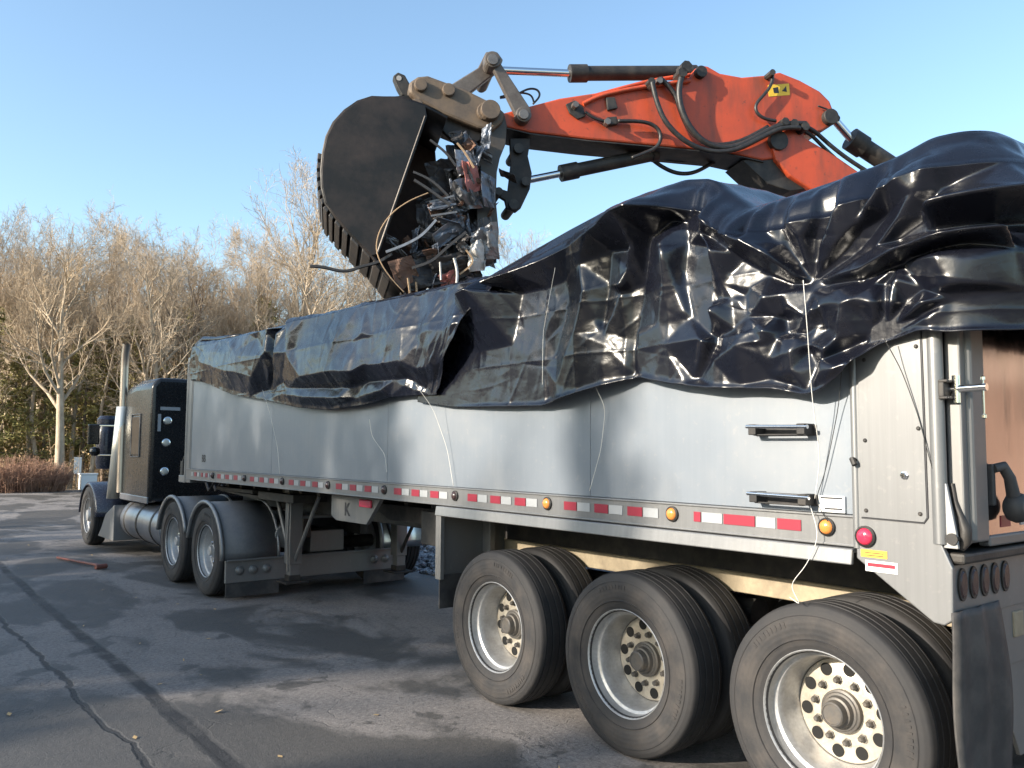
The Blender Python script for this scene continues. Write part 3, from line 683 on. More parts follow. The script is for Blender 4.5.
    # front fender
    for x0, x1 in ((-.06, .62), (1.88, 2.56)):
        th = np.linspace(.05, math.pi*.98, 20); V = np.empty((20, 4, 3))
        for i, a in enumerate(th):
            for j, (x, rr) in enumerate(((x0, .56), (x0+.03, .61), (x1-.05, .63), (x1, .6))): V[i, j] = (x, 13.12-rr*1.12*math.cos(a), .50+rr*math.sin(a))
        m = MB(); m.grid(V); o = m.build('front_fender', M['truck_navy'], T, smooth=3.1); s = o.modifiers.new('thick', 'SOLIDIFY'); s.thickness = .015
    # rear light bar below the quarter fenders
    m = MB(); m.box((-.06, 6.10, .21), (2.30, 6.14, .47)); m.box((-.06, 6.06, .455), (2.30, 6.14, .475)); lb = m.build('light_bar', M['alu_dull'], T, bevel=.005)
    for x in (.10, .26, .42, 1.84, 2.0, 2.16):
        lamp(lb, 'tail_lamp', (x, 6.098, .345), .042, M['alu_dull'], M['alu_dull'], 'y')
    MB().box((-.05, 6.11, .05), (.58, 6.125, .209)).build('mud_flap', M['rubber'], T); MB().box((1.70, 6.11, .05), (2.29, 6.125, .209)).build('mud_flap', M['rubber'], T)
    # service box and air tanks behind the cab line
    m = MB(); m.box((1.0, 6.18, .48), (1.45, 6.5, .74)); m.lathe([(.0, 6.1), (.14, 6.12), (.14, 6.48), (.0, 6.5)], 18, 'y', (.66, 0, .70)); m.build('air_tank', M['alu_dull'], T, bevel=.01)
    m = MB()
    for i, x in enumerate((.74, .84, .95, 1.08)):
        m.tube([(x, 9.74, 1.8-.12*i), (x+.02, 9.45, 1.35), (x, 9.1, 1.1), (x-.03, 8.7, 1.3), (x-.05, 8.37, 1.34)], .018, 6)
    for i, x in enumerate((.64, .72, .80)): m.tube([(x, 6.35, 1.15), (x-.02, 6.15, .95), (x, 6.0, .7), (x+.03, 6.05, .5)], .016, 6)
    m.build('air_hose', M['hose'], T, smooth=.8)
M['stack'] = NT('hazed_chrome').set(Base_Color=(.42, .37, .32), Metallic=.9, Roughness=.3).m
M['shield'] = NT('polished_shield').set(Base_Color=(.80, .76, .66), Metallic=.55, Roughness=.35).m
M['chrome_dark'] = NT('dull_chrome').set(Base_Color=(.45, .45, .45), Metallic=.85, Roughness=.28).m
tractor()
TK.location = (1.25-.07, 10.5, 0)

# ------------------------------------------------------------------ tarpaulins
def vnoise(x, y, seed):
    """smooth value noise on numpy arrays"""
    r = np.random.RandomState(seed); G = r.uniform(-1, 1, (256, 256))
    xi = np.floor(x).astype(int); yi = np.floor(y).astype(int); fx = x-xi; fy = y-yi
    sx = fx*fx*fx*(fx*(fx*6-15)+10); sy = fy*fy*fy*(fy*(fy*6-15)+10)
    g = lambda a, b: G[a % 256, b % 256]
    return (g(xi, yi)*(1-sx)+g(xi+1, yi)*sx)*(1-sy)+(g(xi, yi+1)*(1-sx)+g(xi+1, yi+1)*sx)*sy
def facets(u, v, seed):
    """linear interpolation of random heights on a triangle lattice: flat facets meeting in straight creases"""
    r = np.random.RandomState(seed); G_ = r.uniform(-1, 1, (128, 128)); J = r.uniform(-.0, .0, 1)
    k = (u+v)*.36602540378; a, b = u+k, v+k
    i, j = np.floor(a).astype(int), np.floor(b).astype(int); fa, fb = a-i, b-j
    g = lambda p, q: G_[p % 128, q % 128]
    h0, h1 = g(i, j), g(i+1, j+1)
    lo = h0*(1-fa)+g(i+1, j)*(fa-fb)+h1*fb
    hi = h0*(1-fb)+g(i, j+1)*(fb-fa)+h1*fa
    return np.where(fa > fb, lo, hi)
def crumple(u, z, seed, amp, sc):
    out = 0; a = amp
    for k in range(3):
        th = 0.5+k*1.3+seed
        uu = u*math.cos(th)-z*math.sin(th); zz = u*math.sin(th)+z*math.cos(th)
        w = .55
        uu2 = uu+w/sc*vnoise(uu*sc*.45+3, zz*sc*.45, seed+20+k); zz2 = zz+w/sc*vnoise(uu*sc*.45, zz*sc*.45+7, seed+40+k)
        out = out+a*facets(uu2*sc*1.0, zz2*sc*.62, seed+k)
        a *= .42; sc *= 2.1
    return out
def creases(U, Z, seed, n, amp, w=.010, ang=None, z0=2.05, z1=3.1):
    r = np.random.RandomState(seed); d = np.zeros_like(U); um = U.max()
    for _ in range(n):
        u0, zz = r.uniform(0, um), r.uniform(z0, z1); L = r.uniform(.10, .55); a = r.normal(1.35, .55) if r.rand() < .6 else r.uniform(0, 3.14)
        c, s_ = math.cos(a), math.sin(a); k = (np.abs(U[0]-u0) < L+.1)
        if not k.any(): continue
        uu, vv = U[:, k]-u0, Z[:, k]-zz; p = uu*c+vv*s_; q = -uu*s_+vv*c
        q = q+.12*p*p/L*r.normal()
        A = amp*r.uniform(.3, 1.3)*(1 if r.rand() < .6 else -1)
        d[:, k] += A*np.exp(-np.abs(q)/(w*r.uniform(.7, 2.6)))*np.exp(-(p/(L*.6))**4)
    return d
def ridge(p):
    f = p-np.floor(p); return 1-np.abs(2*f-1)
def tie(u, z, u0, z0, k, amp, R, seed, pull=.08, pr=.22):
    du, dz = u-u0, z-z0; r = np.sqrt(du*du+dz*dz)+1e-6; th = np.arctan2(dz, du)
    w = .35*vnoise(th*1.7+5, r*1.5, seed)
    pl = ridge(th*k/(2*math.pi)+w+seed*.37)**1.3-.45
    return amp*pl*(1-np.exp(-r/.10))*np.exp(-(r/R)**2)*np.minimum(1, .35+r/.5)-pull*np.exp(-(r/pr)**2)
def sheet(name, path, ztop, zhem, disp, ridge_pt, shoulder, du=.010, rows=130, top_rows=26):
    """plan path (list of x,y) -> hanging sheet from its crest to its hem, with a shoulder and a top that runs in over the load"""
    P = np.array(path, float); seg = np.linalg.norm(np.diff(P, axis=0), axis=1); S = np.concatenate([[0], np.cumsum(seg)])
    u = np.arange(0, S[-1], du); x = np.interp(u, S, P[:, 0]); y = np.interp(u, S, P[:, 1])
    k = np.ones(9)/9
    for _ in range(4):
        x = np.convolve(np.pad(x, 4, 'edge'), k, 'valid'); y = np.convolve(np.pad(y, 4, 'edge'), k, 'valid')
    tx, ty = np.gradient(x), np.gradient(y); L = np.hypot(tx, ty); nx, ny = -ty/L, tx/L
    if nx[len(nx)//5] > 0: nx, ny = -nx, -ny
    zt, zh = ztop(u), zhem(u); sh = shoulder(u)
    V = np.empty((top_rows+rows, len(u), 3))
    t = np.linspace(0, 1, rows)[:, None]
    Z = zt-sh+(zh-zt+sh)*t
    U = np.broadcast_to(u, Z.shape)
    D = disp(U, Z, t)
    V[top_rows:, :, 0] = x+nx*D; V[top_rows:, :, 1] = y+ny*D; V[top_rows:, :, 2] = Z
    # top: from the crest line of the hanging part up the shoulder, then in to the ridge
    ex, ey, ez = V[top_rows, :, 0], V[top_rows, :, 1], V[top_rows, :, 2]
    sx, sy = x-nx*.035, y-ny*.035; szz = zt
    rx, ry, rz = ridge_pt(x, y, zt)
    q = np.linspace(0, 1, 12)[:, None]
    b0 = ex+(sx-ex)*q; b1 = ey+(sy-ey)*q; b2 = ez+(szz-ez)*q**.85
    cr = crumple(U[:12], q*.3+0*U[:12], 91, .030, 2.6)*np.sin(q*math.pi)
    V[top_rows-12:top_rows, :, 0] = (b0+nx*cr)[::-1]; V[top_rows-12:top_rows, :, 1] = (b1+ny*cr)[::-1]; V[top_rows-12:top_rows, :, 2] = (b2+cr)[::-1]
    nt = top_rows-12; q = np.linspace(0, 1, nt+1)[1:, None]
    c = crumple(U[:nt], q*1.2+0*U[:nt], 55, .055, 1.5)*np.sin(np.minimum(q*3, 1)*math.pi/2)
    V[:nt, :, 0] = (sx+(rx-sx)*q)[::-1]; V[:nt, :, 1] = (sy+(ry-sy)*q)[::-1]; V[:nt, :, 2] = (szz+(rz-szz)*q+c)[::-1]
    m = MB(); m.grid(V)
    cx = (float(np.mean(x)), float(np.mean(y)), 2.0)
    o = m.build(name, M['tarp'], smooth=3.1, origin=cx)
    s = o.modifiers.new('thick', 'SOLIDIFY'); s.thickness = .004
    return o
G = lambda x, c, w: np.exp(-((x-c)/w)**2)
def cx_interp(pts):
    p = np.array(sorted(pts)); 
    def f(u):
        v = np.interp(u, p[:, 0], p[:, 1]); k = np.ones(7)/7
        return np.convolve(np.pad(v, 3, 'edge'), k, 'valid') if v.ndim == 1 and len(v) > 9 else v
    return f
# rear sheet: u = 2.25 - y along the near side, then round the tail
Y0 = 2.25
rp = [(-.03, Y0), (-.035, -1.82), (-.01, -1.98), (.12, -2.08), (.45, -2.12), (2.15, -2.12), (2.47, -2.05), (2.55, -1.8), (2.55, 2.2)]
yt = [(2.25, 2.93), (1.6, 2.98), (1.33, 3.0), (.9, 3.085), (.47, 3.165), (.1, 3.225), (-.22, 3.25), (-.48, 3.255), (-.66, 3.215), (-.80, 3.09), (-.92, 3.0), (-1.02, 3.0), (-1.2, 3.01), (-1.5, 3.03), (-1.7, 3.06), (-1.84, 3.10)]
r_top = cx_interp([(Y0-y, z) for y, z in yt]+[(4.35, 3.10), (4.7, 3.08), (5.2, 3.06), (6.4, 3.1), (12, 3.0)])
yh = [(2.25, 2.12), (1.75, 2.06), (.65, 2.03), (.51, 2.05), (.1, 2.12), (-.18, 2.165), (-.45, 2.11), (-.74, 2.07), (-1.1, 2.05), (-1.27, 2.01), (-1.36, 2.03), (-1.46, 2.09), (-1.62, 2.22), (-1.80, 2.26)]
r_hem = cx_interp([(Y0-y, z) for y, z in yh]+[(4.15, 2.24), (4.35, 2.24), (4.7, 2.27), (5.2, 2.30), (6.4, 2.30), (12, 2.1)])
from mathutils.geometry import delaunay_2d_cdt
def relief(points, lines, U, Z, rows_alike=True):
    """flat facets between crease lines: (u, z, stand-off) points, triangulated and sampled on the sheet's grid"""
    P, D, E = [], [], []
    for p in points: P.append(p[:2]); D.append(p[2])
    for ln in lines:
        for k, p in enumerate(ln):
            P.append(p[:2]); D.append(p[2])
            if k: E.append((len(P)-2, len(P)-1))
    vo, eo, fo, ov, oe, of = delaunay_2d_cdt([Vector(p) for p in P], E, [], 0, 1e-4)
    src = np.array(P); Dn = np.array(D); dv = []
    for v, o in zip(vo, ov):
        if len(o): dv.append(np.mean([D[i] for i in o]))
        else:
            w = 1/(np.hypot(*(src-np.array(v)).T)**2+1e-6); k = np.argsort(-w)[:4]; dv.append(float((w[k]*Dn[k]).sum()/w[k].sum()))
    out = np.full(U.shape, np.nan)
    for f in fo:
        for q in range(1, len(f)-1):
            A, B, C = (vo[f[0]], vo[f[q]], vo[f[q+1]]); a, b, c = dv[f[0]], dv[f[q]], dv[f[q+1]]
            if rows_alike: k0, k1 = np.searchsorted(U[0], [min(A[0], B[0], C[0])-1e-6, max(A[0], B[0], C[0])+1e-6])
            else:
                hit = np.nonzero((U.max(0) >= min(A[0], B[0], C[0])) & (U.min(0) <= max(A[0], B[0], C[0])))[0]
                if not len(hit): continue
                k0, k1 = hit[0], hit[-1]+1
            if k1 <= k0: continue
            uu, zz = U[:, k0:k1], Z[:, k0:k1]
            det = (B[1]-C[1])*(A[0]-C[0])+(C[0]-B[0])*(A[1]-C[1])
            if abs(det) < 1e-12: continue
            l0 = ((B[1]-C[1])*(uu-C[0])+(C[0]-B[0])*(zz-C[1]))/det; l1 = ((C[1]-A[1])*(uu-C[0])+(A[0]-C[0])*(zz-C[1]))/det; l2 = 1-l0-l1
            m_ = (l0 >= -1e-6) & (l1 >= -1e-6) & (l2 >= -1e-6); sub = out[:, k0:k1]; sub[m_] = (l0*a+l1*b+l2*c)[m_]
    return np.nan_to_num(out, nan=.03)
def soft(d, n=1):
    for _ in range(n):
        p = np.pad(d, 1, 'edge'); d = (p[1:-1, 1:-1]*4+p[:-2, 1:-1]+p[2:, 1:-1]+p[1:-1, :-2]+p[1:-1, 2:])/8
    return d
def side_pt(px, py, d):
    """a spot seen on the near side, standing d metres off it -> (y, z, d)"""
    r_ = ray(px, py); t = (-.03-d-CAM[0])/r_[0]; q = CAM+r_*t; return q[1], q[2], d
R_LINES = [
    [(500, 291, .0), (525, 293, .0), (550, 288, .005), (568, 280, .01)],
    [(545, 341, .02), (577, 333, .085), (608, 333, .05)], [(480, 352, .015), (515, 345, .025), (545, 341, .02)], [(549, 342, .02), (548, 368, .03), (547, 398, .025)], [(548, 296, .005), (552, 318, .03), (549, 340, .02)],
    [(583, 264, .08), (587, 290, .10), (579, 331, .09), (559, 384, .06), (552, 398, .02)],
    [(588, 291, .10), (598, 318, .06), (608, 345, .06), (630, 367, .03)], [(571, 296, .01), (568, 320, .015), (560, 350, .02)],
    [(634, 246, .13), (630, 262, .10), (623, 286, .10), (624, 293, .05)], [(615, 252, .03), (612, 285, .02), (606, 325, .02)], [(640, 250, .03), (634, 290, .02), (634, 340, .01), (637, 371, .0)],
    [(655, 240, .02), (648, 285, .0), (641, 330, .0), (638, 372, .0)], [(664, 244, .10), (668, 256, .11), (667, 290, .08), (662, 324, .06)],
    [(668, 254, .11), (680, 290, .06), (690, 312, .05)], [(640, 335, .03), (662, 325, .06), (693, 318, .04)], [(640, 372, .01), (668, 345, .06), (692, 321, .04)],
    [(702, 234, .08), (712, 250, .12), (711, 310, .12), (707, 342, .12), (697, 379, .03)], [(692, 244, .01), (688, 275, .015), (696, 318, .03), (704, 338, .09)], [(716, 248, .04), (718, 290, .03), (719, 345, .03), (712, 366, .03)],
    [(734, 250, .07), (727, 285, .05), (720, 302, .02)], [(720, 303, .02), (735, 300, .05), (750, 296, .03)], [(722, 338, .03), (738, 330, .05), (742, 300, .05)],
    [(703, 378, .02), (716, 362, .06), (740, 346, .10), (766, 343, .09), (774, 360, .06), (776, 379, .03)],
    [(706, 226, .13), (722, 232, .17), (745, 241, .19), (775, 256, .17), (797, 276, .08), (812, 284, .0)], [(712, 236, .05), (745, 259, .03), (775, 276, .02), (797, 285, .0)], [(700, 215, .02), (715, 212, .05), (730, 220, .10)], [(675, 222, .0), (690, 222, .0), (705, 208, .02)],
    [(762, 222, .06), (782, 246, .06), (802, 268, .02), (813, 283, .0)],
    [(754, 288, .04), (768, 298, .09), (788, 294, .06)], [(752, 318, .05), (768, 331, .10), (780, 318, .04), (790, 305, .06)], [(793, 288, .02), (790, 320, .0), (793, 335, .01), (808, 336, .02)], [(768, 345, .07), (782, 339, .05), (800, 337, .06)],
    [(799, 209, .10), (804, 240, .08), (813, 279, .0)], [(782, 215, .05), (796, 245, .03), (812, 280, .0)], [(857, 183, .13), (838, 212, .12), (822, 248, .07), (816, 279, .0)], [(826, 205, .05), (818, 240, .02), (815, 279, .0)],
    [(866, 186, .03), (850, 207, .02), (828, 247, .01), (817, 280, .0)], [(891, 176, .15), (868, 208, .13), (842, 243, .08), (819, 279, .0)], [(887, 192, .04), (862, 234, .03), (835, 266, .01), (820, 280, .0)],
    [(922, 168, .13), (914, 195, .12), (902, 220, .10), (880, 248, .07), (824, 280, .0)], [(905, 170, .05), (893, 215, .04), (860, 255, .01)], [(945, 190, .06), (930, 220, .04), (900, 243, .03)],
    [(832, 279, .04), (864, 270, .09), (905, 249, .16), (933, 236, .20), (958, 229, .20)], [(832, 286, .0), (864, 281, .01), (905, 264, .02), (940, 250, .03), (958, 244, .04)],
    [(878, 284, .04), (880, 305, .07), (885, 328, .0)], [(898, 280, .06), (894, 303, .08), (888, 330, .0)], [(889, 285, .01), (888, 310, .01), (887, 330, .0)], [(955, 262, .10), (944, 285, .10), (922, 304, .09), (892, 330, .0)], [(925, 290, .02), (908, 305, .01), (891, 329, .0)], [(950, 300, .03), (915, 322, .01), (893, 333, .0)], [(930, 316, .05), (905, 329, .03)],
    [(822, 375, .08), (838, 369, .10), (858, 360, .09), (882, 340, .01)], [(823, 366, .03), (845, 352, .02), (872, 340, .01), (884, 334, .0)], [(823, 362, .08), (828, 350, .10), (840, 339, .07), (860, 334, .05), (882, 332, .0)],
    [(802, 338, .06), (812, 345, .05), (815, 352, .02)], [(815, 310, .08), (830, 296, .06), (842, 290, .07)], [(822, 306, .05), (845, 304, .10), (858, 300, .09), (863, 312, .05), (874, 326, .02)], [(800, 336, .02), (808, 318, .05), (816, 292, .02)], [(775, 372, .04), (796, 352, .09), (797, 372, .08), (800, 386, .03)], [(832, 330, .02), (822, 325, .03), (826, 312, .04)],
]
R_HEM = [(447, 404, .02), (475, 405, .02), (500, 405, .03), (530, 405, .02), (548, 404, .03), (560, 400, .07), (580, 394, .07), (605, 387, .06), (625, 380, .03), (637, 377, .0), (655, 380, .04), (690, 385, .05), (716, 387, .06), (745, 386, .05), (770, 388, .05), (795, 390, .04), (812, 392, .05), (828, 385, .06), (845, 374, .06), (868, 353, .05), (888, 338, .01), (910, 334, .03), (935, 331, .04)]
R_EDGE = [(2.25, .20), (1.6, .22), (1.25, .24), (.95, .20), (.75, .13), (.55, .10), (.35, .09), (.15, .13), (-.05, .18), (-.22, .26), (-.42, .28), (-.50, .12), (-.62, .10), (-.72, .16), (-.85, .12), (-1.0, .06), (-1.15, .08), (-1.25, .11), (-1.38, .06), (-1.5, .14), (-1.62, .08), (-1.75, .14), (-1.9, .10)]
R_TAIL = [[(4.12, 2.98, .09), (4.3, 2.99, .12), (4.7, 2.97, .08), (5.2, 2.95, .12), (6.4, 2.95, .1)], [(4.12, 2.74, .20), (4.32, 2.77, .22), (4.6, 2.80, .20), (5.1, 2.74, .16), (6.4, 2.72, .12)], [(4.12, 2.66, .05), (4.32, 2.67, .03), (4.6, 2.70, .04), (5.1, 2.62, .04), (6.4, 2.60, .05)],
          [(4.12, 2.55, .10), (4.35, 2.56, .08), (4.75, 2.60, .09), (5.2, 2.5, .09), (6.4, 2.5, .07)], [(4.3, 2.62, .05), (4.42, 2.48, .10), (4.5, 2.35, .04)], [(4.12, 2.40, .04), (4.4, 2.40, .06), (4.8, 2.44, .05), (5.3, 2.4, .06)], [(4.12, 2.20, .03), (4.4, 2.22, .04), (4.8, 2.25, .03), (5.3, 2.26, .04), (6.4, 2.26, .03)], [(4.6, 2.95, .09), (4.48, 2.88, .06), (4.4, 2.80, .15)]]
def r_disp(U, Z, t):
    cv = lambda ln: [(Y0-y, z, d) for y, z, d in (side_pt(*p) for p in ln)]
    lines = [cv(l) for l in R_LINES]+[cv(R_HEM)]+R_TAIL
    pts = []
    ye = np.array(R_EDGE); 
    for u in np.arange(0, 11.9, .12):
        zc = np.interp(u, U[0], Z[0]); d = np.interp(-(Y0-u), -ye[:, 0], ye[:, 1]) if u < 4.1 else .09
        pts += [(u, zc, d), (u, zc+.15, d)]
        zc = np.interp(u, U[0], Z[-1]); pts.append((u, zc-.12, .03))
    for u in (7.6, 8.4, 9.4, 10.4, 11.4): pts += [(u, 2.6, .08), (u, 2.35, .04)]
    d = 1.3*soft(relief(pts, lines, U, Z), 4)
    d = d+crumple(U, Z, 31, .007, 4.0)*np.minimum(1, t*8)+creases(U, Z, 5, 260, .0042, .008)+.0035*(ridge(U/.36)**14+ridge(Z/.31)**14)
    d = d+.012*np.exp(-((1-t)/.02)**2)
    d = d*np.clip((1.72-(Y0-U))/.45, 0, 1)                     # lies flat where the front sheet's flap covers it
    lo = np.where((U > 3.82) & (U < 4.12), .036, -.004)
    return np.maximum(d+.012, lo)
def r_ridge(x, y, zt):
    return np.full_like(x, 1.25), np.clip(y, -.95, 9), np.maximum(zt+.10, 3.10)
rear_tarp = sheet('tarpaulin', rp, r_top, r_hem, r_disp, r_ridge, lambda u: .19+0*u)
tag(rear_tarp, 'glossy black plastic sheet heaped over the rear of the trailer, gathered in deep folds', 'tarp', 'black plastic sheets over the trailer load')

# front sheet: u runs forward from its slanting open flap end
F0 = .85
fp = [(-.03, F0), (-.03, 7.72), (.05, 7.92), (.3, 8.0), (2.3, 8.0), (2.52, 7.8), (2.54, 3.0)]
f_top = cx_interp([(y-F0, z) for y, z in ((.85, 2.975), (1.22, 2.985), (1.5, 3.01), (2.1, 3.02), (3, 3.04), (4.4, 3.06), (4.7, 3.04), (5.6, 3.055), (7.0, 3.08), (7.7, 3.10), (8.0, 3.10))]+[(7.3, 3.07), (9.2, 3.05), (16, 3.0)])
f_hem = cx_interp([(y-F0, z) for y, z in ((.85, 2.16), (1.22, 2.16), (1.9, 2.17), (2.47, 2.17), (3.0, 2.12), (3.74, 2.10), (4.4, 2.15), (5.2, 2.25), (6.2, 2.36), (7.0, 2.52), (7.56, 2.62), (8.0, 2.63))]+[(7.4, 2.55), (9.2, 2.5), (16, 2.4)])
F_LINES = [
    [(200, 362, .08), (225, 371, .15), (252, 377, .12), (268, 384, .03)], [(205, 352, .07), (235, 352, .12), (262, 356, .13), (276, 362, .06)], [(232, 342, .08), (238, 356, .13), (234, 372, .15)], [(258, 338, .06), (266, 352, .14), (270, 372, .08)],
    [(284, 332, .0), (281, 350, -.01), (278, 372, .0), (270, 390, .0)], [(291, 332, .14), (286, 352, .15), (281, 376, .07), (272, 391, .0)], [(276, 334, .13), (274, 352, .15), (273, 372, .07)],
    [(284, 382, .04), (300, 377, .17), (330, 371, .21), (365, 365, .17), (398, 361, .20), (414, 369, .14), (430, 382, .03)],
    [(296, 349, .11), (330, 345, .16), (352, 342, .13), (395, 333, .18), (424, 346, .13)], [(330, 322, .07), (331, 345, .15), (333, 371, .21)], [(368, 308, .06), (374, 336, .14), (378, 363, .17)], [(345, 330, .13), (352, 342, .13), (362, 333, .16)],
    [(428, 294, .05), (429, 330, .17), (431, 362, .16), (433, 381, .06)], [(421, 296, .03), (418, 335, .13), (427, 368, .13)], [(446, 292, .04), (444, 330, .16), (437, 366, .12), (434, 382, .05)], [(458, 290, .08), (453, 325, .22), (442, 360, .17), (435, 381, .06)], [(468, 288, .06), (461, 322, .18), (446, 358, .13), (436, 382, .05)], [(480, 284, .12), (470, 320, .24), (455, 352, .19), (438, 382, .06)],
    [(282, 394, .05), (305, 397, .10), (340, 398, .12), (380, 391, .10), (405, 386, .07), (428, 388, .02)], [(290, 388, .04), (330, 388, .07), (370, 382, .06), (410, 378, .05)], [(350, 372, .2), (352, 388, .06), (356, 399, .06)], [(400, 362, .2), (396, 380, .06), (392, 396, .05)]]
F_HEM = [(203, 381, .03), (230, 389, .04), (252, 395, .04), (270, 399, .02), (300, 404, .05), (330, 406, .05), (365, 402, .05), (400, 396, .04), (433, 396, .02)]
F_EDGE = [(.80, .14), (1.05, .10), (1.3, .06), (1.6, .08), (1.85, .04), (2.1, .05), (2.4, .03), (2.3, .06), (3.0, .06), (4.0, .06), (4.6, .12), (4.75, .0), (4.95, .12), (6, .05), (7.7, .05), (8.2, .05)]
def slant_by(u, z): return 1.0*np.clip((2.98-z)/.8, 0, 1)*np.exp(-(np.maximum(u, 0)/.95)**1.5)
def f_disp(U, Z, t):
    cv = lambda ln: [(y-F0, z, d) for y, z, d in (side_pt(*p) for p in ln)]
    lines = [cv(l) for l in F_LINES]+[cv(F_HEM)]
    ye = np.array(F_EDGE); pts = []
    for u in np.arange(0, 15.8, .12):
        zc = np.interp(u, U[0], Z[0]); d = np.interp(u+F0, ye[:, 0], ye[:, 1]); pts += [(u, zc, d), (u, zc+.15, d)]
        zc = np.interp(u, U[0], Z[-1]); pts.append((u, zc-.12, .03))
    pts += [(7.0, 2.75, .08), (8.5, 2.75, .07), (10, 2.7, .1), (12, 2.7, .07), (14, 2.7, .1), (7.9, 2.6, .03), (9, 2.55, .06)]
    d = soft(relief(pts, lines, U+slant_by(U, Z), Z, False), 4)
    d = d+crumple(U, Z*1.2, 61, .013, 3.0)*np.minimum(1, t*6)+creases(U, Z, 6, 300, .0055, .010)+.004*(ridge(U/.62)**14+ridge(Z/.36)**14)
    return np.maximum(d+.012, .035*np.exp(-(U/1.6)**4))
def f_ridge(x, y, zt):
    return np.clip(x, .55, 1.9), np.clip(y, 0, 7.5), zt-.03
def slant(o):
    """the flap's free edge runs from the crest down and forward to its tie"""
    me = o.data; v = np.empty(len(me.vertices)*3); me.vertices.foreach_get('co', v); v = v.reshape(-1, 3); og = np.array(o.location)
    w = v+og; k = slant_by(w[:, 1]-F0, w[:, 2])*(w[:, 0] < .2)
    w[:, 1] += k; v = (w-og).ravel(); me.vertices.foreach_set('co', v); me.update()
front_tarp = sheet('tarpaulin', fp, f_top, f_hem, f_disp, f_ridge, lambda u: .05+0*u, du=.015)
slant(front_tarp)
tag(front_tarp, 'blue-glinting black plastic sheet tied along the front of the trailer, ending in an open flap', 'tarp', 'black plastic sheets over the trailer load')
# torn end of the sheet bunched round the front corner hoop
m = MB(); m.tube([(-.02, 7.72, 2.72), (-.03, 7.78, 2.95), (.0, 7.76, 3.08), (.05, 7.62, 3.15), (.08, 7.35, 3.13), (.1, 7.0, 3.11), (.1, 6.5, 3.10)], [.02, .03, .04, .05, .035, .04, .02], 8)
m.tube([(.05, 7.7, 2.75), (.02, 7.65, 2.98), (.05, 7.5, 3.10)], [.015, .02, .015], 6)
tag(m.build('plastic_roll', M['tarp'], smooth=3.1), 'bunched roll of black plastic on the front top corner of the trailer', 'plastic roll')
# load under the sheets
V = np.empty((60, 16, 3)); r_ = np.random.RandomState(4)
for i, y in enumerate(np.linspace(-1.6, 7.9, 60)):
    for j, x in enumerate(np.linspace(.07, 2.43, 16)): V[i, j] = (x, y, 2.62+.22*math.sin(j/15*math.pi)+r_.uniform(-.08, .08))
m = MB(); m.grid(V); tag(m.build('scrap_load', M['brown_steel']), 'rough scrap filling the trailer beneath the plastic', 'scrap', kind='stuff')

# cords tying the sheets down
def cord(pts, label, mat=None, r=.0021, sag=0):
    P = np.array(pts, float); n = 24; s = np.linspace(0, len(P)-1, n)
    Q = np.stack([np.interp(s, np.arange(len(P)), P[:, i]) for i in range(3)], 1)
    k = np.array([.25, .5, .25])
    for _ in range(3): Q[1:-1] = .25*Q[:-2]+.5*Q[1:-1]+.25*Q[2:]
    m = MB(); m.tube(Q, r, 5); o = m.build('tie_cord', mat or M['cord'], smooth=3.1, origin=Q[0]); tag(o, label, 'cord', 'cords tying down the plastic'); return o
cord([(-.24, 1.93, 2.23), (-.10, 1.90, 2.05), (-.035, 1.80, 1.75), (-.03, 1.72, 1.47)], 'thin white cord hanging from the open flap of the front plastic sheet')
cord([(-.12, 5.20, 2.36), (-.05, 5.15, 2.1), (-.02, 5.0, 1.75), (-.02, 4.93, 1.48)], 'faint white cord hanging down the far panel from the gathered knot of the front sheet')
cord([(-.10, .18, 2.19), (-.03, .12, 2.0), (-.02, .17, 1.75), (-.03, .26, 1.5)], 'thin white cord trailing down the shaded middle of the silver trailer wall')
cord([(-.20, -1.33, 2.53), (-.19, -1.34, 2.3), (-.15, -1.33, 2.0), (-.04, -1.30, 1.72), (-.03, -1.26, 1.53)], 'long pale cord from the deepest gather of the rear sheet to the lower step')
cord([(-.08, -1.44, 2.12), (-.03, -1.39, 1.95), (-.02, -1.31, 1.65), (-.03, -1.26, 1.52), (-.03, -1.33, 1.42)], 'dark cord running from the rear sheet hem down beside the step irons', M['dark_cord'])
cord([(-.12, -1.66, 2.24), (-.05, -1.70, 2.1), (-.035, -1.76, 1.9), (-.035, -1.80, 1.72), (.0, -1.86, 1.45)], 'dark cord slanting across the riveted rear corner plate', M['dark_cord'])
cord([(-.04, -1.24, 1.5), (-.06, -1.30, 1.36), (-.08, -1.24, 1.22), (-.07, -1.14, 1.12), (-.06, -1.20, 1.03), (-.05, -1.13, 1.06)], 'tangled white cord loop hanging over the rearmost near tyre')
cord([(-.03, 3.02, 2.0), (-.025, 2.98, 1.85), (-.025, 2.75, 1.7), (-.02, 2.72, 1.55)], 'short crooked white thread stuck to the blue shaded trailer side')
cord([(-.12, .48, 2.9), (-.10, .62, 2.5), (-.07, .66, 2.06)], 'white thread down the dull middle of the rear sheet', r=.0013)

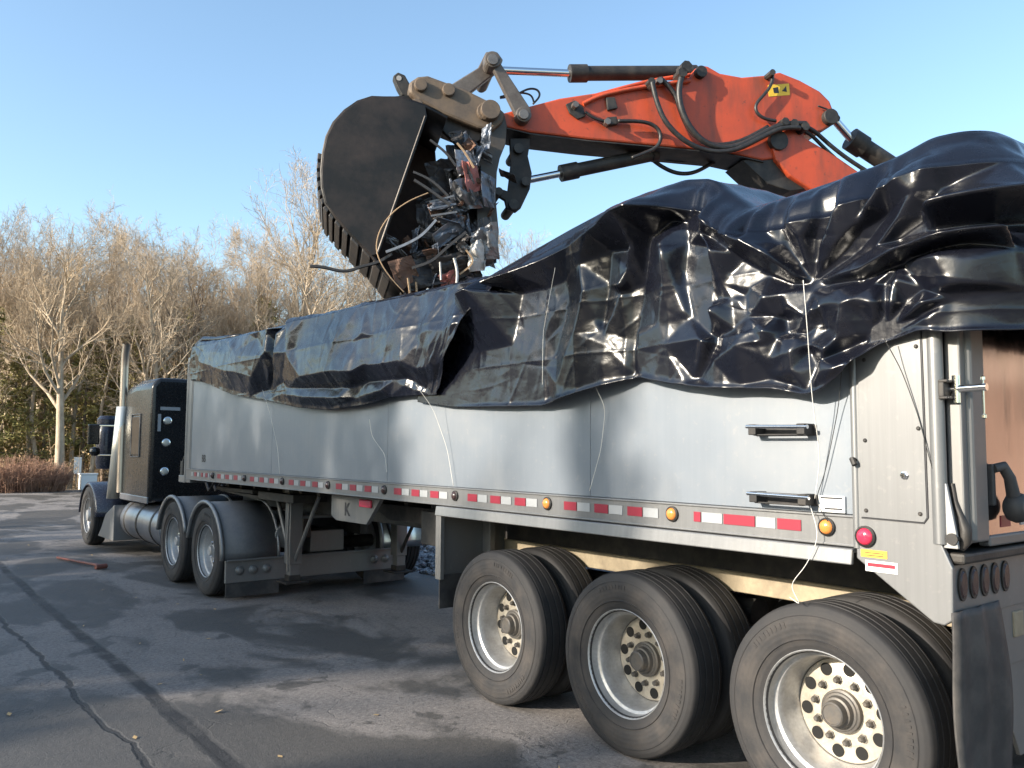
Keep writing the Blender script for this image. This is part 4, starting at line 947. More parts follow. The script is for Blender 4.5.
# ------------------------------------------------------------------ excavator (stands beyond the trailer)
TILT = math.radians(12); DEP = 8.8
_Fh = np.array([math.sin(YAW), math.cos(YAW), 0.0])
E1 = math.cos(TILT)*_R+math.sin(TILT)*_Fh           # along the digging arm
E3 = -math.sin(TILT)*_R+math.cos(TILT)*_Fh          # across it, away from the trailer's near side
EO = CAM+_Fh*DEP
def ex(px, py, w=0.0):
    d = ray(px, py); t = np.dot(EO+E3*w-CAM, E3)/np.dot(d, E3); return CAM+d*t
EXB = EO+E1*8.0+E3*.25; EXB[2] = 0
EX = empty('excavator', EXB)
tag(EX, 'orange excavator arm reaching over the trailer with a dark steel bucket and thumb', 'excavator')
def eprism(pts, w0, w1, taper=None):
    m = MB(); a = [ex(x, y, w0) for x, y in pts]; m.prism(a, [p+E3*(w1-w0) for p in a]); return m
def epin(m, px, py, w0, w1, rpx, n=20):
    c0 = ex(px, py, w0); r = rpx*np.dot(c0-CAM, _F)/F_PX
    m.tube([c0, c0+E3*(w1-w0)], r, n); return m
def etube(pts, w, rpx, n=10, smooth=4):
    P = np.array([ex(*p[:2], (p[2] if len(p) > 2 else w)) for p in pts])
    if len(P) > 2:
        s = np.linspace(0, len(P)-1, 10*(len(P)-1)+1); Q = np.stack([np.interp(s, np.arange(len(P)), P[:, i]) for i in range(3)], 1)
        for _ in range(30): Q[1:-1] = .25*Q[:-2]+.5*Q[1:-1]+.25*Q[2:]
        P = Q
    r = rpx*9.0/F_PX; m = MB(); m.tube(P, r, n); return m
def excavator():
    T = EX
    stick = [(503, 113), (560, 98), (640, 86), (690, 77), (696, 68), (702, 65), (708, 66), (720, 73), (742, 77), (765, 75), (780, 72), (800, 80), (820, 91), (830, 101), (835, 114), (833, 124), (822, 131), (805, 135), (798, 148), (780, 158), (762, 160), (727, 152), (665, 146), (588, 139), (530, 132), (503, 126)]
    m = eprism(stick, 0, .44); am = m.build('arm', M['orange'], T, bevel=.02)
    for x, y, r, w in ((779.5, 140, 10, .58), (702, 71, 6, .40), (832, 116, 8, .5)):
        m = MB(); epin(m, x, y, -.07, w, r); m.build('pivot_pin', M['black_steel'], am, smooth=.5, bevel=.006)
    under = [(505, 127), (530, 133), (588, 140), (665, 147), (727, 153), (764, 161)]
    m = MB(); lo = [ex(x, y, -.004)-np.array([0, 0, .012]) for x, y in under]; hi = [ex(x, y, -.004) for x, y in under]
    m.prism(lo+hi[::-1], [p+E3*.448 for p in lo+hi[::-1]]); m.build('shade_plate', M['black_steel'], am)  # black plate puts the shade under the greasy arm into colour
    m = eprism([(768, 85), (789, 83.5), (790, 95), (769, 96.5)], -.004, 0.002); stk = m.build('sticker', M['yellow'], am)
    m = eprism([(773, 88), (778, 87), (779, 93), (774, 93)], -.006, -.0035); m.prism([ex(x, y, -.006) for x, y in ((782, 91), (786, 86), (787, 92))], [ex(x, y, -.0035) for x, y in ((782, 91), (786, 86), (787, 92))]); m.build('pictogram', M['ink'], stk)
    for pv, w in (([(566, 104), (575, 100), (583, 106), (586, 116), (578, 119), (570, 113)], -.03), ([(606, 97), (615, 97), (618, 108), (608, 110)], -.04), ([(607, 117), (617, 116), (618, 124), (608, 125)], -.05)):
        eprism(pv, w, 0).build('valve_block', M['black_steel'], am, bevel=.008)
    # steel pipes along the arm's top
    etube([(583, 104), (600, 95), (640, 87), (690, 81)], -.03, 2.2, 8).build('oil_pipe', M['orange'], am, smooth=.9)
    etube([(590, 97), (650, 80), (690, 75)], .08, 2.0, 8).build('oil_pipe', M['orange'], am, smooth=.9)
    # bucket cylinder
    def cyl(name, a, b, c, w, rr, rb, label=None):
        m = etube([b, c], w, rb, 20); o = m.build(name, M['black_steel'], T, smooth=.6)
        A, B = ex(*b, w), ex(*c, w); d = (B-A)/np.linalg.norm(B-A); r = rb*9/F_PX
        m = MB(); m.tube([A-d*.03, A+d*.17], r*1.22, 20); m.tube([B-d*.05, B+d*.02], r*1.1, 20); m.build('gland', M['black_steel'], o, smooth=.6)
        m = etube([a, b], w, rr, 16); m.build('rod', M['chrome'], o, smooth=.8); return o
    cyl('bucket_cylinder', (492, 70), (572, 73.5), (694, 73), .22, 4.0, 7.6)
    cyl('thumb_cylinder', (523, 181), (563, 173), (655, 154), .22, 3.8, 7.2)
    cyl('arm_cylinder', (831, 116), (852, 140), (985, 228), .22, 4.5, 10.5)
    # boom, descending behind the load to the machine
    boom = [(772, 146), (776, 133), (788, 128), (808, 139), (838, 157), (868, 178), (905, 202), (960, 236), (1080, 322), (1180, 420), (1150, 470), (1050, 390), (930, 285), (870, 232), (812, 190), (790, 176), (776, 160)]
    m = eprism(boom, -.04, .50); bo = m.build('boom', M['orange'], T, bevel=.02)
    m = eprism([(858, 176), (861, 168), (864, 173), (869, 170), (870, 178), (867, 179), (866, 175), (863, 178), (861, 174), (860, 178)], -.047, -.041); m.build('painted_letter', M['ink'], bo)
    m = eprism([(742, 160), (770, 156), (792, 152), (815, 188), (790, 191), (768, 184)], .02, .46); m.build('boom_shade', M['black_steel'], bo, bevel=.01)  # black block put in for the shadow under the boom end
    # linkage
    m = eprism([(486, 52), (497, 52), (503, 60), (499, 70), (470, 93), (452, 92), (449, 86), (478, 68)], .08, .16); m.prism([ex(x, y, .28) for x, y in ((486, 52), (497, 52), (503, 60), (499, 70), (470, 93), (452, 92), (449, 86), (478, 68))], [ex(x, y, .36) for x, y in ((486, 52), (497, 52), (503, 60), (499, 70), (470, 93), (452, 92), (449, 86), (478, 68))])
    epin(m, 492.5, 60, -.12, .56, 6.5); m.build('bucket_link', M['link_grey'], T, bevel=.012)
    for w in (-.10, .46):
        m = eprism([(492, 66), (500, 62), (531, 109), (531, 118), (523, 122), (517, 117)], w, w+.07); epin(m, 524, 114, w-.03, w+.10, 8); epin(m, 493, 59, w-.03, w+.1, 8.5); m.build('guide_link', M['link_grey'] if w < 0 else M['black_steel'], T, bevel=.01)
    m = MB(); epin(m, 524, 114, -.16, .58, 5); epin(m, 493, 59, -.155, .58, 5.5); m.build('link_pin', M['wear'], T, bevel=.004)
    # coupler
    m = eprism([(409, 82), (418, 76), (428, 75), (466, 89), (494, 103), (505, 112), (503, 122), (492, 131), (478, 128), (444, 114), (418, 100), (409, 92)], -.12, .56); cp = m.build('coupler', M['brown_steel'], T, bevel=.03)
    m = MB()
    for x, y, r in ((421, 84, 6.5), (449, 89, 6.5), (417, 104, 6)): epin(m, x, y, -.17, .6, r)
    epin(m, 491, 109, -.22, .66, 10); epin(m, 486, 111, -.16, .6, 9)
    m.build('coupler_pin', M['brown_steel'], cp, bevel=.008)
    m = eprism([(393, 76), (398, 72), (405, 75), (410, 84), (412, 97), (402, 95), (397, 86)], .06, .18); m.build('lifting_eye', M['black_steel'], cp, bevel=.01)
    m = MB(); epin(m, 399, 78, .055, .185, 2.6); m.build('eye_hole', M['sky_hole'], cp)
    # bucket: two side plates, wrapped shell, wear bars, lip, ears
    side = [(384, 98), (372, 97.5), (358, 102), (345, 111), (334, 123), (327, 137), (323.5, 153), (322, 170), (322.5, 187), (326, 203), (336, 217), (350, 233), (372, 256), (390, 278), (404, 293), (418, 280), (434, 222), (444, 175), (449, 140), (447, 118), (425, 106), (402, 98)]
    W0, W1 = -.34, .66
    base = [ex(x, y, W0) for x, y in side]
    shellpts = base[19:22]+base[0:15]
    bk_far = []
    V = np.array([[p, p+E3*(W1-W0)] for p in shellpts]); m = MB(); m.grid(V); bk = m.build('bucket', M['bucket'], T, smooth=.8); s = bk.modifiers.new('thick', 'SOLIDIFY'); s.thickness = .035; s.offset = 0
    for w in (W0-.012, W1-.016):
        near = w < 0
        a = [p+E3*(w-W0) for p in (base[0:13]+[ex(379, 254, W0), ex(427, 117, W0)]+base[20:22] if near else base)]; m = MB(); m.prism(a, [p+E3*.03 for p in a]); m.build('side_plate', M['bucket'] if near else M['bucket_inside'], bk, bevel=.006)
    m = MB(); ca, cb_ = ex(425, 116, W0-.018), ex(377, 254, W0-.018); ax = (cb_-ca); 
    m.tube([ca, cb_], [.007, .010], 6); m.build('side_rib', M['link_grey'], bk, smooth=.8)
    c0 = np.mean(shellpts, axis=0)
    for i in range(9, 16):
        for f0 in (.06, .56):
            pa = shellpts[i]*(1-f0)+shellpts[i+1]*f0; pb = shellpts[i]*(1-f0-.34)+shellpts[i+1]*(f0+.34)
            na, nb = (pa-c0)/np.linalg.norm(pa-c0), (pb-c0)/np.linalg.norm(pb-c0)
            ring = [pa+na*.015, pb+nb*.015, pb+nb*.055, pa+na*.055]
            m = MB(); m.prism([q+E3*.0 for q in ring], [q+E3*(W1-W0-.02) for q in ring]); m.build('wear_bar', M['bucket_bar'], bk, bevel=.008)
    m = MB(); lp = base[14]; dirl = (base[14]-base[12]); dirl /= np.linalg.norm(dirl)
    for k in range(5):
        w = .02+k*.25; q = lp+E3*w; up = np.array([0, 0, .035])
        m.prism([q-up-dirl*.05, q+E3*.12-up-dirl*.05, q+E3*.12+up-dirl*.05, q+up-dirl*.05], [q+E3*.04+dirl*.20-up*.2, q+E3*.08+dirl*.20-up*.2, q+E3*.08+dirl*.20+up*.2, q+E3*.04+dirl*.20+up*.2])
    m.build('bucket_teeth', M['wear'], bk, bevel=.006)
    for w in (-.02, .42):
        m = eprism([(395, 96), (420, 94), (452, 106), (484, 122), (480, 140), (462, 150), (440, 128), (410, 108)], w, w+.06); m.build('bucket_ear', M['bucket'], bk, bevel=.008)
    # thumb and its toggle plates
    m = MB()
    th = [(486, 113), (504, 112), (507, 125), (506, 143), (500, 158), (497, 172), (496, 200), (499, 232), (497, 258), (486, 262), (478, 235), (476, 205), (474, 182), (471, 166), (480, 154), (487, 138)]
    for w in (-.06, .16, .40): m.prism([ex(x, y, w) for x, y in th], [ex(x, y, w)+E3*.05 for x, y in th])
    m.prism([ex(x, y, -.05) for x, y in ((482, 180), (495, 180), (497, 255), (486, 258))], [ex(x, y, -.05)+E3*.5 for x, y in ((482, 180), (495, 180), (497, 255), (486, 258))])
    m.build('thumb', M['thumb'], T, bevel=.01)
    pl = [(510, 138), (531, 138), (528, 156), (532, 173), (530, 189), (521, 208), (516, 212), (507, 209), (505, 200), (495, 194), (496, 187), (508, 191), (511, 165)]
    for w in (.06, .32):
        m = eprism(pl, w, w+.06); m.build('toggle_plate', M['bucket'], T, bevel=.008)
    m = MB(); epin(m, 519, 148, .0, .46, 5); epin(m, 514, 204, .0, .46, 5); epin(m, 526, 181, .0, .46, 4.5); epin(m, 499, 191, -.02, .46, 4); m.build('toggle_pin', M['black_steel'], T)
    # hoses
    def hose(pts, w, r): etube(pts, w, r, 8).build('hydraulic_hose', M['hose'], T, smooth=3.1)
    hose([(688, 66), (680, 78), (678, 98), (685, 121), (700, 141), (722, 150), (745, 144), (766, 131), (785, 123), (806, 124)], -.10, 3.2)
    hose([(652, 82), (656, 100), (664, 122), (684, 142), (710, 153), (736, 151), (760, 138), (782, 127), (800, 128)], -.13, 2.7)
    hose([(660, 78), (675, 92), (680, 110), (690, 134), (712, 147), (740, 143), (768, 127)], -.07, 2.6)
    hose([(773, 72), (772, 85), (764, 95), (755, 104), (756, 113), (764, 119), (776, 121)], -.06, 1.8)
    hose([(618, 121), (645, 121), (658, 127), (662, 138), (657, 148), (645, 153), (632, 158)], -.08, 2.0)
    hose([(585, 112), (596, 120), (610, 122)], -.06, 1.6)
    hose([(648, 156), (660, 166), (676, 174), (694, 174), (714, 162)], .30, 2.2)
    hose([(652, 156), (670, 161), (694, 162), (712, 157)], .36, 1.2)
    hose([(500, 98), (515, 96), (528, 88), (538, 89), (541, 96), (533, 104)], .22, 1.1)
    hose([(500, 97), (518, 92), (532, 94), (534, 103)], .26, 1.0)
    hose([(792, 122), (812, 128), (826, 142), (846, 158), (868, 172)], -.04, 2.3)
    hose([(795, 127), (810, 133), (822, 146), (840, 163), (862, 180)], -.01, 2.0)
    hose([(818, 106), (830, 110), (841, 117), (838, 121)], -.03, .9)
    for x, y, r in ((687, 66, 6), (683, 72, 5), (773, 72, 3.2), (795, 123, 4.5), (806, 126, 4.5), (786, 121, 4), (652, 81, 4)): MB_ = MB(); epin(MB_, x, y, -.14, .02, r, 8); MB_.build('hose_fitting', M['black_steel'], T)
    for x, y in ((576, 104), (608, 121), (652, 84), (799, 124), (660, 80)): MB_ = MB(); epin(MB_, x, y, -.11, -.02, 3.4, 6); MB_.build('fitting_nut', M['wear'], T)
    # machine body out beyond the load: tracks, turntable, house, cab, counterweight
    def eb(s0, s1, w0, w1, z0, z1, m=None):
        m = m or MB(); a = [EXB+E1*s+E3*w+np.array([0, 0, z0]) for s, w in ((s0, w0), (s1, w0), (s1, w1), (s0, w1))]
        m.prism(a, [p+np.array([0, 0, z1-z0]) for p in a]); return m
    for w0 in (-1.6, .95):
        prof = [(-2.1, .15), (-2.3, .5), (-2.0, .9), (2.0, .9), (2.3, .5), (2.1, .15), (1.9, 0.0), (-1.9, 0.0)]
        a = [EXB+E1*s+E3*w0+np.array([0, 0, z]) for s, z in prof]; m = MB(); m.prism(a, [p+E3*.65 for p in a]); m.build('track', M['black_steel'], T, bevel=.04)
    eb(-1.2, 1.2, -1.0, 1.0, .45, 1.15).build('undercarriage', M['black_steel'], T, bevel=.04)
    eb(-1.4, 2.0, -1.4, 1.4, 1.16, 2.1).build('house', M['orange'], T, bevel=.06)
    eb(2.02, 2.7, -1.4, 1.4, 1.2, 2.2).build('counterweight', M['black_steel'], T, bevel=.15)
    cbx = eb(-1.6, .0, -1.42, -.45, 2.11, 2.95).build('cab', M['orange'], T, bevel=.06)
    eb(-1.5, -.1, -1.44, -1.423, 2.2, 2.85).build('cab_window', M['glass'], cbx)
    m = eb(-1.55, -1.0, -.3, -.12, 1.2, 2.3); eb(-1.55, -1.0, .62, .8, 1.2, 2.3, m); m.build('boom_foot', M['orange'], T, bevel=.02)
M['bucket_inside'] = worn('rusty_bucket_inside', (.050, .026, .020), .6, .2, (.10, .06, .045), .6, 4, .4)
M['bucket_bar'] = worn('worn_bar_steel', (.055, .05, .047), .45, .4, (.11, .085, .07), .5, 6, .3)
M['sky_hole'] = NT('eye_bush').set(Base_Color=(.30, .29, .28), Roughness=.5).m
M['thumb'] = worn('thumb_steel', (.065, .060, .056), .5, .35, (.12, .085, .06), .6, 5, .3)
excavator()

# ------------------------------------------------------------------ scrap held between bucket and thumb
SM = {k: worn(k, c, r, mt, (.08, .07, .06), .45, 14, .3) for k, c, r, mt in (
    ('scrap_grey', (.19, .19, .20), .42, .5), ('scrap_dark', (.045, .043, .045), .5, .3), ('scrap_blue_grey', (.14, .16, .20), .4, .45), ('scrap_white', (.60, .58, .55), .55, 0),
    ('scrap_pink', (.42, .15, .13), .8, 0), ('scrap_rust', (.17, .09, .06), .8, .1), ('scrap_wood', (.40, .27, .16), .8, 0), ('scrap_silver', (.34, .34, .36), .4, .6))}
def scrap_sheet(pts, w, mat, label, seed, amp=.05, thick=.006):
    a, b, c, d = [ex(x, y, w+dw) for (x, y), dw in zip(pts, (0, .05, .12, .08))]
    n = 14; s, t = np.meshgrid(np.linspace(0, 1, n), np.linspace(0, 1, n), indexing='ij')
    V = (a[None, None]*((1-s)*(1-t))[..., None]+b[None, None]*(s*(1-t))[..., None]+c[None, None]*(s*t)[..., None]+d[None, None]*((1-s)*t)[..., None])
    k = crumple(s*1.3+seed, t*1.3, seed, 1, 1.4)*amp; V = V+E3*k[..., None]+E1*(k*.5)[..., None]
    m = MB(); m.grid(V); o = m.build('scrap_sheet', SM[mat], origin=V[7, 7]); md = o.modifiers.new('thick', 'SOLIDIFY'); md.thickness = thick
    tag(o, label, 'scrap', 'scrap clutched by the bucket')
def scrap_bar(pts, w, rpx, mat, label, n=4, name='scrap_bar', taper=True):
    P = np.array([ex(p[0], p[1], w+(p[2] if len(p) > 2 else 0)) for p in pts]); s = np.linspace(0, len(P)-1, 5*(len(P)-1)+1)
    Q = np.stack([np.interp(s, np.arange(len(P)), P[:, i]) for i in range(3)], 1)
    for _ in range(6): Q[1:-1] = .25*Q[:-2]+.5*Q[1:-1]+.25*Q[2:]
    m = MB(); m.tube(Q, rpx*.62*9/F_PX, n); o = m.build(name, SM[mat] if mat in SM else M[mat], origin=Q[0]); tag(o, label, 'scrap', 'scrap clutched by the bucket')
def debris():
    scrap_sheet([(432, 235), (460, 212), (466, 228), (440, 250)], -.32, 'scrap_blue_grey', 'blue-grey bent metal box section across the middle of the scrap', 1, .03)
    scrap_sheet([(470, 232), (497, 222), (499, 258), (474, 262)], -.30, 'scrap_grey', 'grey torn sheet below the thumb at the right of the scrap', 2, .06)
    scrap_sheet([(446, 190), (470, 172), (480, 205), (452, 214)], -.34, 'scrap_grey', 'crumpled grey sheet in the centre of the scrap', 3, .10)
    scrap_sheet([(480, 170), (494, 178), (496, 208), (484, 206)], -.30, 'scrap_blue_grey', 'narrow blue-grey sheet standing beside the thumb', 4, .05)
    scrap_sheet([(455, 150), (472, 148), (478, 172), (460, 178)], -.34, 'scrap_silver', 'silvery scrap shard at the top of the bundle', 5, .07)
    scrap_sheet([(462, 160), (476, 165), (480, 190), (468, 192)], -.37, 'scrap_pink', 'pinkish red cloth scrap hanging near the top', 6, .06)
    scrap_sheet([(428, 205), (446, 196), (452, 215), (434, 224)], -.30, 'scrap_rust', 'rust brown scrap plate left of the bundle centre', 7, .05)
    scrap_sheet([(388, 262), (412, 256), (420, 276), (400, 292)], -.37, 'scrap_rust', 'rusty plate on the bucket lip at the bottom', 8, .04)
    scrap_sheet([(438, 275), (454, 270), (456, 284), (440, 288)], -.30, 'scrap_pink', 'small reddish scrap near the bottom of the bundle', 9, .05)
    scrap_sheet([(412, 255), (450, 232), (470, 262), (436, 282)], -.16, 'scrap_dark', 'dark plastic sheet deep in the lower scrap', 10, .08)
    scrap_sheet([(425, 180), (450, 160), (475, 230), (440, 250)], -.05, 'scrap_dark', 'large dark scrap panel behind the centre of the bundle', 11, .12)
    scrap_sheet([(455, 215), (490, 205), (496, 262), (460, 275)], .0, 'scrap_dark', 'dark wide scrap panel under the thumb', 12, .1)
    scrap_sheet([(466, 245), (482, 240), (486, 268), (470, 272)], -.34, 'scrap_white', 'pale ragged insulation at the lower right of the scrap', 13, .08)
    scrap_bar([(430, 140), (446, 152), (456, 166)], -.36, 2.2, 'scrap_dark', 'short dark bar poking out above the scrap')
    scrap_bar([(457, 143), (465, 152), (474, 168)], -.38, 1.8, 'scrap_wood', 'pale splintered stick at the top of the scrap')
    scrap_bar([(414, 180), (430, 190), (450, 205)], -.38, 2.6, 'scrap_dark', 'dark bar end pointing left out of the scrap')
    scrap_bar([(413, 172), (432, 180), (448, 196)], -.34, 2.4, 'scrap_dark', 'dark bar just above the longest bar end on the left')
    scrap_bar([(386, 252), (405, 245), (422, 236), (436, 220)], -.40, 2.6, 'scrap_silver', 'pale silver bent strip slanting across the bucket side')
    scrap_bar([(412, 268), (432, 262), (446, 248), (466, 232)], -.36, 2.8, 'scrap_dark', 'curved dark pipe low in the scrap')
    scrap_bar([(454, 258), (458, 272), (456, 290)], -.38, 2.0, 'scrap_white', 'white bent tube hanging at the bottom of the scrap')
    scrap_bar([(440, 262), (441, 280)], -.38, 1.4, 'scrap_white', 'thin white stub beside the bent tube')
    scrap_bar([(466, 250), (476, 262), (460, 274)], -.36, 1.6, 'scrap_wood', 'tan stick in the lower right of the scrap')
    scrap_bar([(408, 278), (410, 294)], -.40, 1.8, 'scrap_wood', 'short wooden stub on the bucket lip')
    scrap_bar([(416, 282), (417, 296)], -.38, 1.6, 'scrap_wood', 'second wooden stub, right of the first on the bucket lip')
    for i, (x0, y0, x1, y1, mt, lb) in enumerate(((430, 202, 454, 196, 'scrap_grey', 'upper slat of the three grey slats left of centre'), (430, 209, 456, 204, 'scrap_blue_grey', 'middle slat of the three grey slats left of centre'), (431, 216, 457, 212, 'scrap_grey', 'lowest slat of the three grey slats left of centre'))):
        scrap_bar([(x0, y0), (x1, y1)], -.36-.01*i, 2.0, mt, lb)
    scrap_sheet([(430, 262), (480, 248), (494, 262), (440, 290)], -.22, 'scrap_dark', 'black torn panel low under the scrap, next to the plastic', 15, .1)
    scrap_sheet([(400, 262), (440, 250), (448, 284), (410, 292)], -.28, 'scrap_dark', 'black bent plate over the bucket lip', 16, .07)
    scrap_sheet([(448, 148), (478, 140), (490, 200), (456, 205)], .06, 'scrap_dark', 'dark sheet behind the pinkish cloth', 17, .1)
    for i, (x0, y0, w_, h_, dw) in enumerate(((452, 185, 26, 34, -.1), (470, 225, 24, 40, .0), (455, 250, 34, 30, .1), (478, 180, 20, 40, .15), (440, 262, 30, 26, .05), (486, 245, 14, 34, -.12), (436, 225, 22, 36, -.2), (462, 275, 34, 16, .0))):
        scrap_sheet([(x0-w_, y0-h_*.6), (x0+w_*.5, y0-h_*.8), (x0+w_*.7, y0+h_*.7), (x0-w_*.6, y0+h_*.6)], dw, 'scrap_dark', 'dark crumpled panel packed inside the scrap bundle', 70+i, .12)
    r = random.Random(5)
    for i in range(95):
        k_ = r.random(); x0, y0 = 474-52*k_+r.gauss(0, 14), 160+118*k_+r.gauss(0, 16)
        a = r.uniform(0, 3.14); L_ = r.uniform(6, 17); w_ = r.uniform(2, 7)
        c_, s_ = math.cos(a), math.sin(a)
        q = [(x0-c_*L_+s_*w_*.4, y0-s_*L_-c_*w_*.4), (x0+c_*L_*.6+s_*w_, y0+s_*L_*.6-c_*w_), (x0+c_*L_-s_*w_*.3, y0+s_*L_+c_*w_*.3), (x0-c_*L_*.5-s_*w_, y0-s_*L_*.5+c_*w_)]
        scrap_sheet(q, r.uniform(-.36, .05), r.choice(['scrap_dark', 'scrap_dark', 'scrap_dark', 'scrap_grey', 'scrap_blue_grey', 'scrap_rust', 'scrap_grey', 'scrap_blue_grey']), 'small bent shard among the scrap gripped by the thumb', 20+i, r.uniform(.02, .06))
    for i in range(30):                                     # pieces slumping over the lip
        x0, y0 = r.uniform(388, 462), r.uniform(240, 290)
        if x0 < 388+.86*(y0-256): continue
        a = r.uniform(0, 3.14); L_ = r.uniform(6, 15); w_ = r.uniform(2, 6); c_, s_ = math.cos(a), math.sin(a)
        scrap_sheet([(x0-c_*L_, y0-s_*L_-w_*.5), (x0+c_*L_*.6+s_*w_, y0+s_*L_*.6-c_*w_), (x0+c_*L_, y0+s_*L_+w_*.4), (x0-c_*L_*.5-s_*w_, y0-s_*L_*.5+c_*w_)], r.uniform(-.28, .0), r.choice(['scrap_dark', 'scrap_dark', 'scrap_grey', 'scrap_rust', 'scrap_dark', 'scrap_blue_grey']), 'torn scrap piece slumping over the bucket lip', 200+i, r.uniform(.02, .06))
    # loose wire loop round the bucket side, and the torn strap
    scrap_bar([(428, 193), (410, 200), (392, 212), (379, 230), (375, 250), (383, 268), (396, 284), (404, 292)], -.40, .9, 'scrap_wood', 'thin looped wire hanging across the bucket side', 6, 'wire_loop')
    scrap_bar([(310, 266), (325, 267), (338, 271), (350, 271), (362, 266), (378, 263), (392, 254)], -.36, 2.6, 'scrap_dark', 'torn black strap sticking out left below the bucket', 5, 'torn_strap')
debris()

# ------------------------------------------------------------------ things on the lot
BARL = (-.86, 11.05)
br = empty('pry_bar', (-.74, 10.4, 0)); tag(br, 'rusty red bar with a cross head lying on the asphalt beside the truck', 'bar')
m = MB(); m.tube([(-.90, 11.25, .03), (-.78, 10.6, .035), (-.62, 9.72, .05)], [.018, .019, .021], 10); m.build('shaft', M['rust_red'] if 'rust_red' in M else worn('rust_red', (.20, .06, .045), .6, .1, (.08, .05, .04), .6, 9), br, smooth=.8)
m = MB(); m.tube([(-.70, 9.67, .04), (-.54, 9.73, .04)], .036, 10); m.build('head', worn('rust_red_head', (.24, .08, .06), .6, .1, (.10, .06, .05), .6, 9), br, bevel=.008)
r_ = np.random.RandomState(12); m = MB()
for i in range(420):
    x, y = r_.uniform(-7, 3.5), r_.uniform(-2.5, 26); s = r_.uniform(.008, .030)
    if -.3 < x < 2.7 and y > -2: continue
    a = r_.uniform(0, 6.28); c, sn = math.cos(a)*s, math.sin(a)*s; z = .004; h = r_.uniform(.0, .02)
    m.add([(x-c, y-sn, z), (x+sn*.6, y-c*.6, z+h*.5), (x+c, y+sn, z+h), (x-sn*.6, y+c*.6, z+h*.4)], [(0, 1, 2, 3)])
tag(m.build('fallen_leaves', M['beech'], normals=False), 'scattered dry leaves and crumbs on the asphalt', 'litter', kind='stuff')
# small white post and box by the tree line
sp = empty('sign_post', (3.95, 34.6, 0)); tag(sp, 'thin post with a blank white board beside the wood', 'sign')
m = MB(); m.box((3.92, 34.57, 0), (3.98, 34.63, 1.15)); m.build('post', M['alu_dull'], sp, bevel=.005)
m = MB(); m.box((3.82, 34.55, .62), (4.10, 34.565, 1.30)); m.build('board', M['white'], sp, bevel=.004)
ub = empty('utility_box', (4.25, 34.0, 0)); tag(ub, 'low white utility box at the foot of the trees', 'utility box')
m = MB(); m.box((3.95, 33.8, 0), (4.55, 34.25, .60)); bb = m.build('body', M['white'], ub, bevel=.02)
m = MB(); m.box((3.92, 33.77, .60), (4.58, 34.28, .66)); m.build('lid', M['white'], ub, bevel=.015)

# ------------------------------------------------------------------ trees
def bare_tree(seed, H, r0, n1=13, up=.35, first=.28, wide=1.0, fork=True):
    r = random.Random(seed); trunk, crown = MB(), MB()
    def grow(p, d, L, rad, lev, nseg):
        pts = [p.copy()]; rr = [rad]; dirs = [d]
        for i in range(nseg):
            wob = np.array([r.gauss(0, 1), r.gauss(0, 1), r.gauss(0, .6)])*(.05 if lev == 0 else .16)
            d = d+wob+np.array([0, 0, (.02, .10, .09, .05, .03)[lev]]); d = d/np.linalg.norm(d)
            p = p+d*L/nseg; pts.append(p.copy()); rr.append(max(.0035, rad*(1-(i+1)/nseg*(.96 if lev == 0 else .86 if lev < 2 else .7)))); dirs.append(d)
        (trunk if lev < 2 or (lev == 2 and rad > .025) else crown).tube(pts, rr, (9, 6, 4, 3, 3)[lev], caps=False)
        return np.array(pts), rr, dirs
    def kidsof(pts, rr, dirs, L, lev, n, f0):
        for i in range(n):
            t = f0+(1-f0)*(i+r.random())/n; k = min(len(pts)-2, int(t*(len(pts)-1))); f = t*(len(pts)-1)-k
            p = pts[k]*(1-f)+pts[k+1]*f; d = dirs[k]
            a = r.uniform(0, 6.283); perp = np.cross(d, [math.cos(a), math.sin(a), r.uniform(-.4, .4)]); perp /= np.linalg.norm(perp)+1e-9
            ang = math.radians(r.uniform(28, 58))*wide
            nd = d*math.cos(ang)+perp*math.sin(ang)
            if lev == 1: nd[2] = abs(nd[2])*(.7+up)
            nd /= np.linalg.norm(nd)
            ln = {1: H*r.uniform(.26, .46)*(1.15-.6*t), 2: L*r.uniform(.32, .60)*(1.15-.5*t), 3: L*r.uniform(.30, .6), 4: L*r.uniform(.3, .6)}[lev]
            rad = min(rr[k]*.62, {1: r0*.42, 2: r0*.17, 3: .012, 4: .007}[lev]*r.uniform(.7, 1.1))
            q, qr, qd = grow(p, nd, ln, max(rad, .0045), lev, {1: 7, 2: 5, 3: 3, 4: 2}[lev])
            if lev < 4: kidsof(q, qr, qd, ln, lev+1, {1: 8, 2: 7, 3: 4}[lev], .22 if lev < 3 else .15)
    q, qr, qd = grow(np.array([0., 0., -.1]), np.array([r.gauss(0, .04), r.gauss(0, .04), 1.0]), H*.92, r0, 0, 12)
    kidsof(q, qr, qd, H, 1, n1, first)
    return trunk, crown
def sapling(seed, H, r0):
    return bare_tree(seed, H, r0, 8, .6, .35, .8)
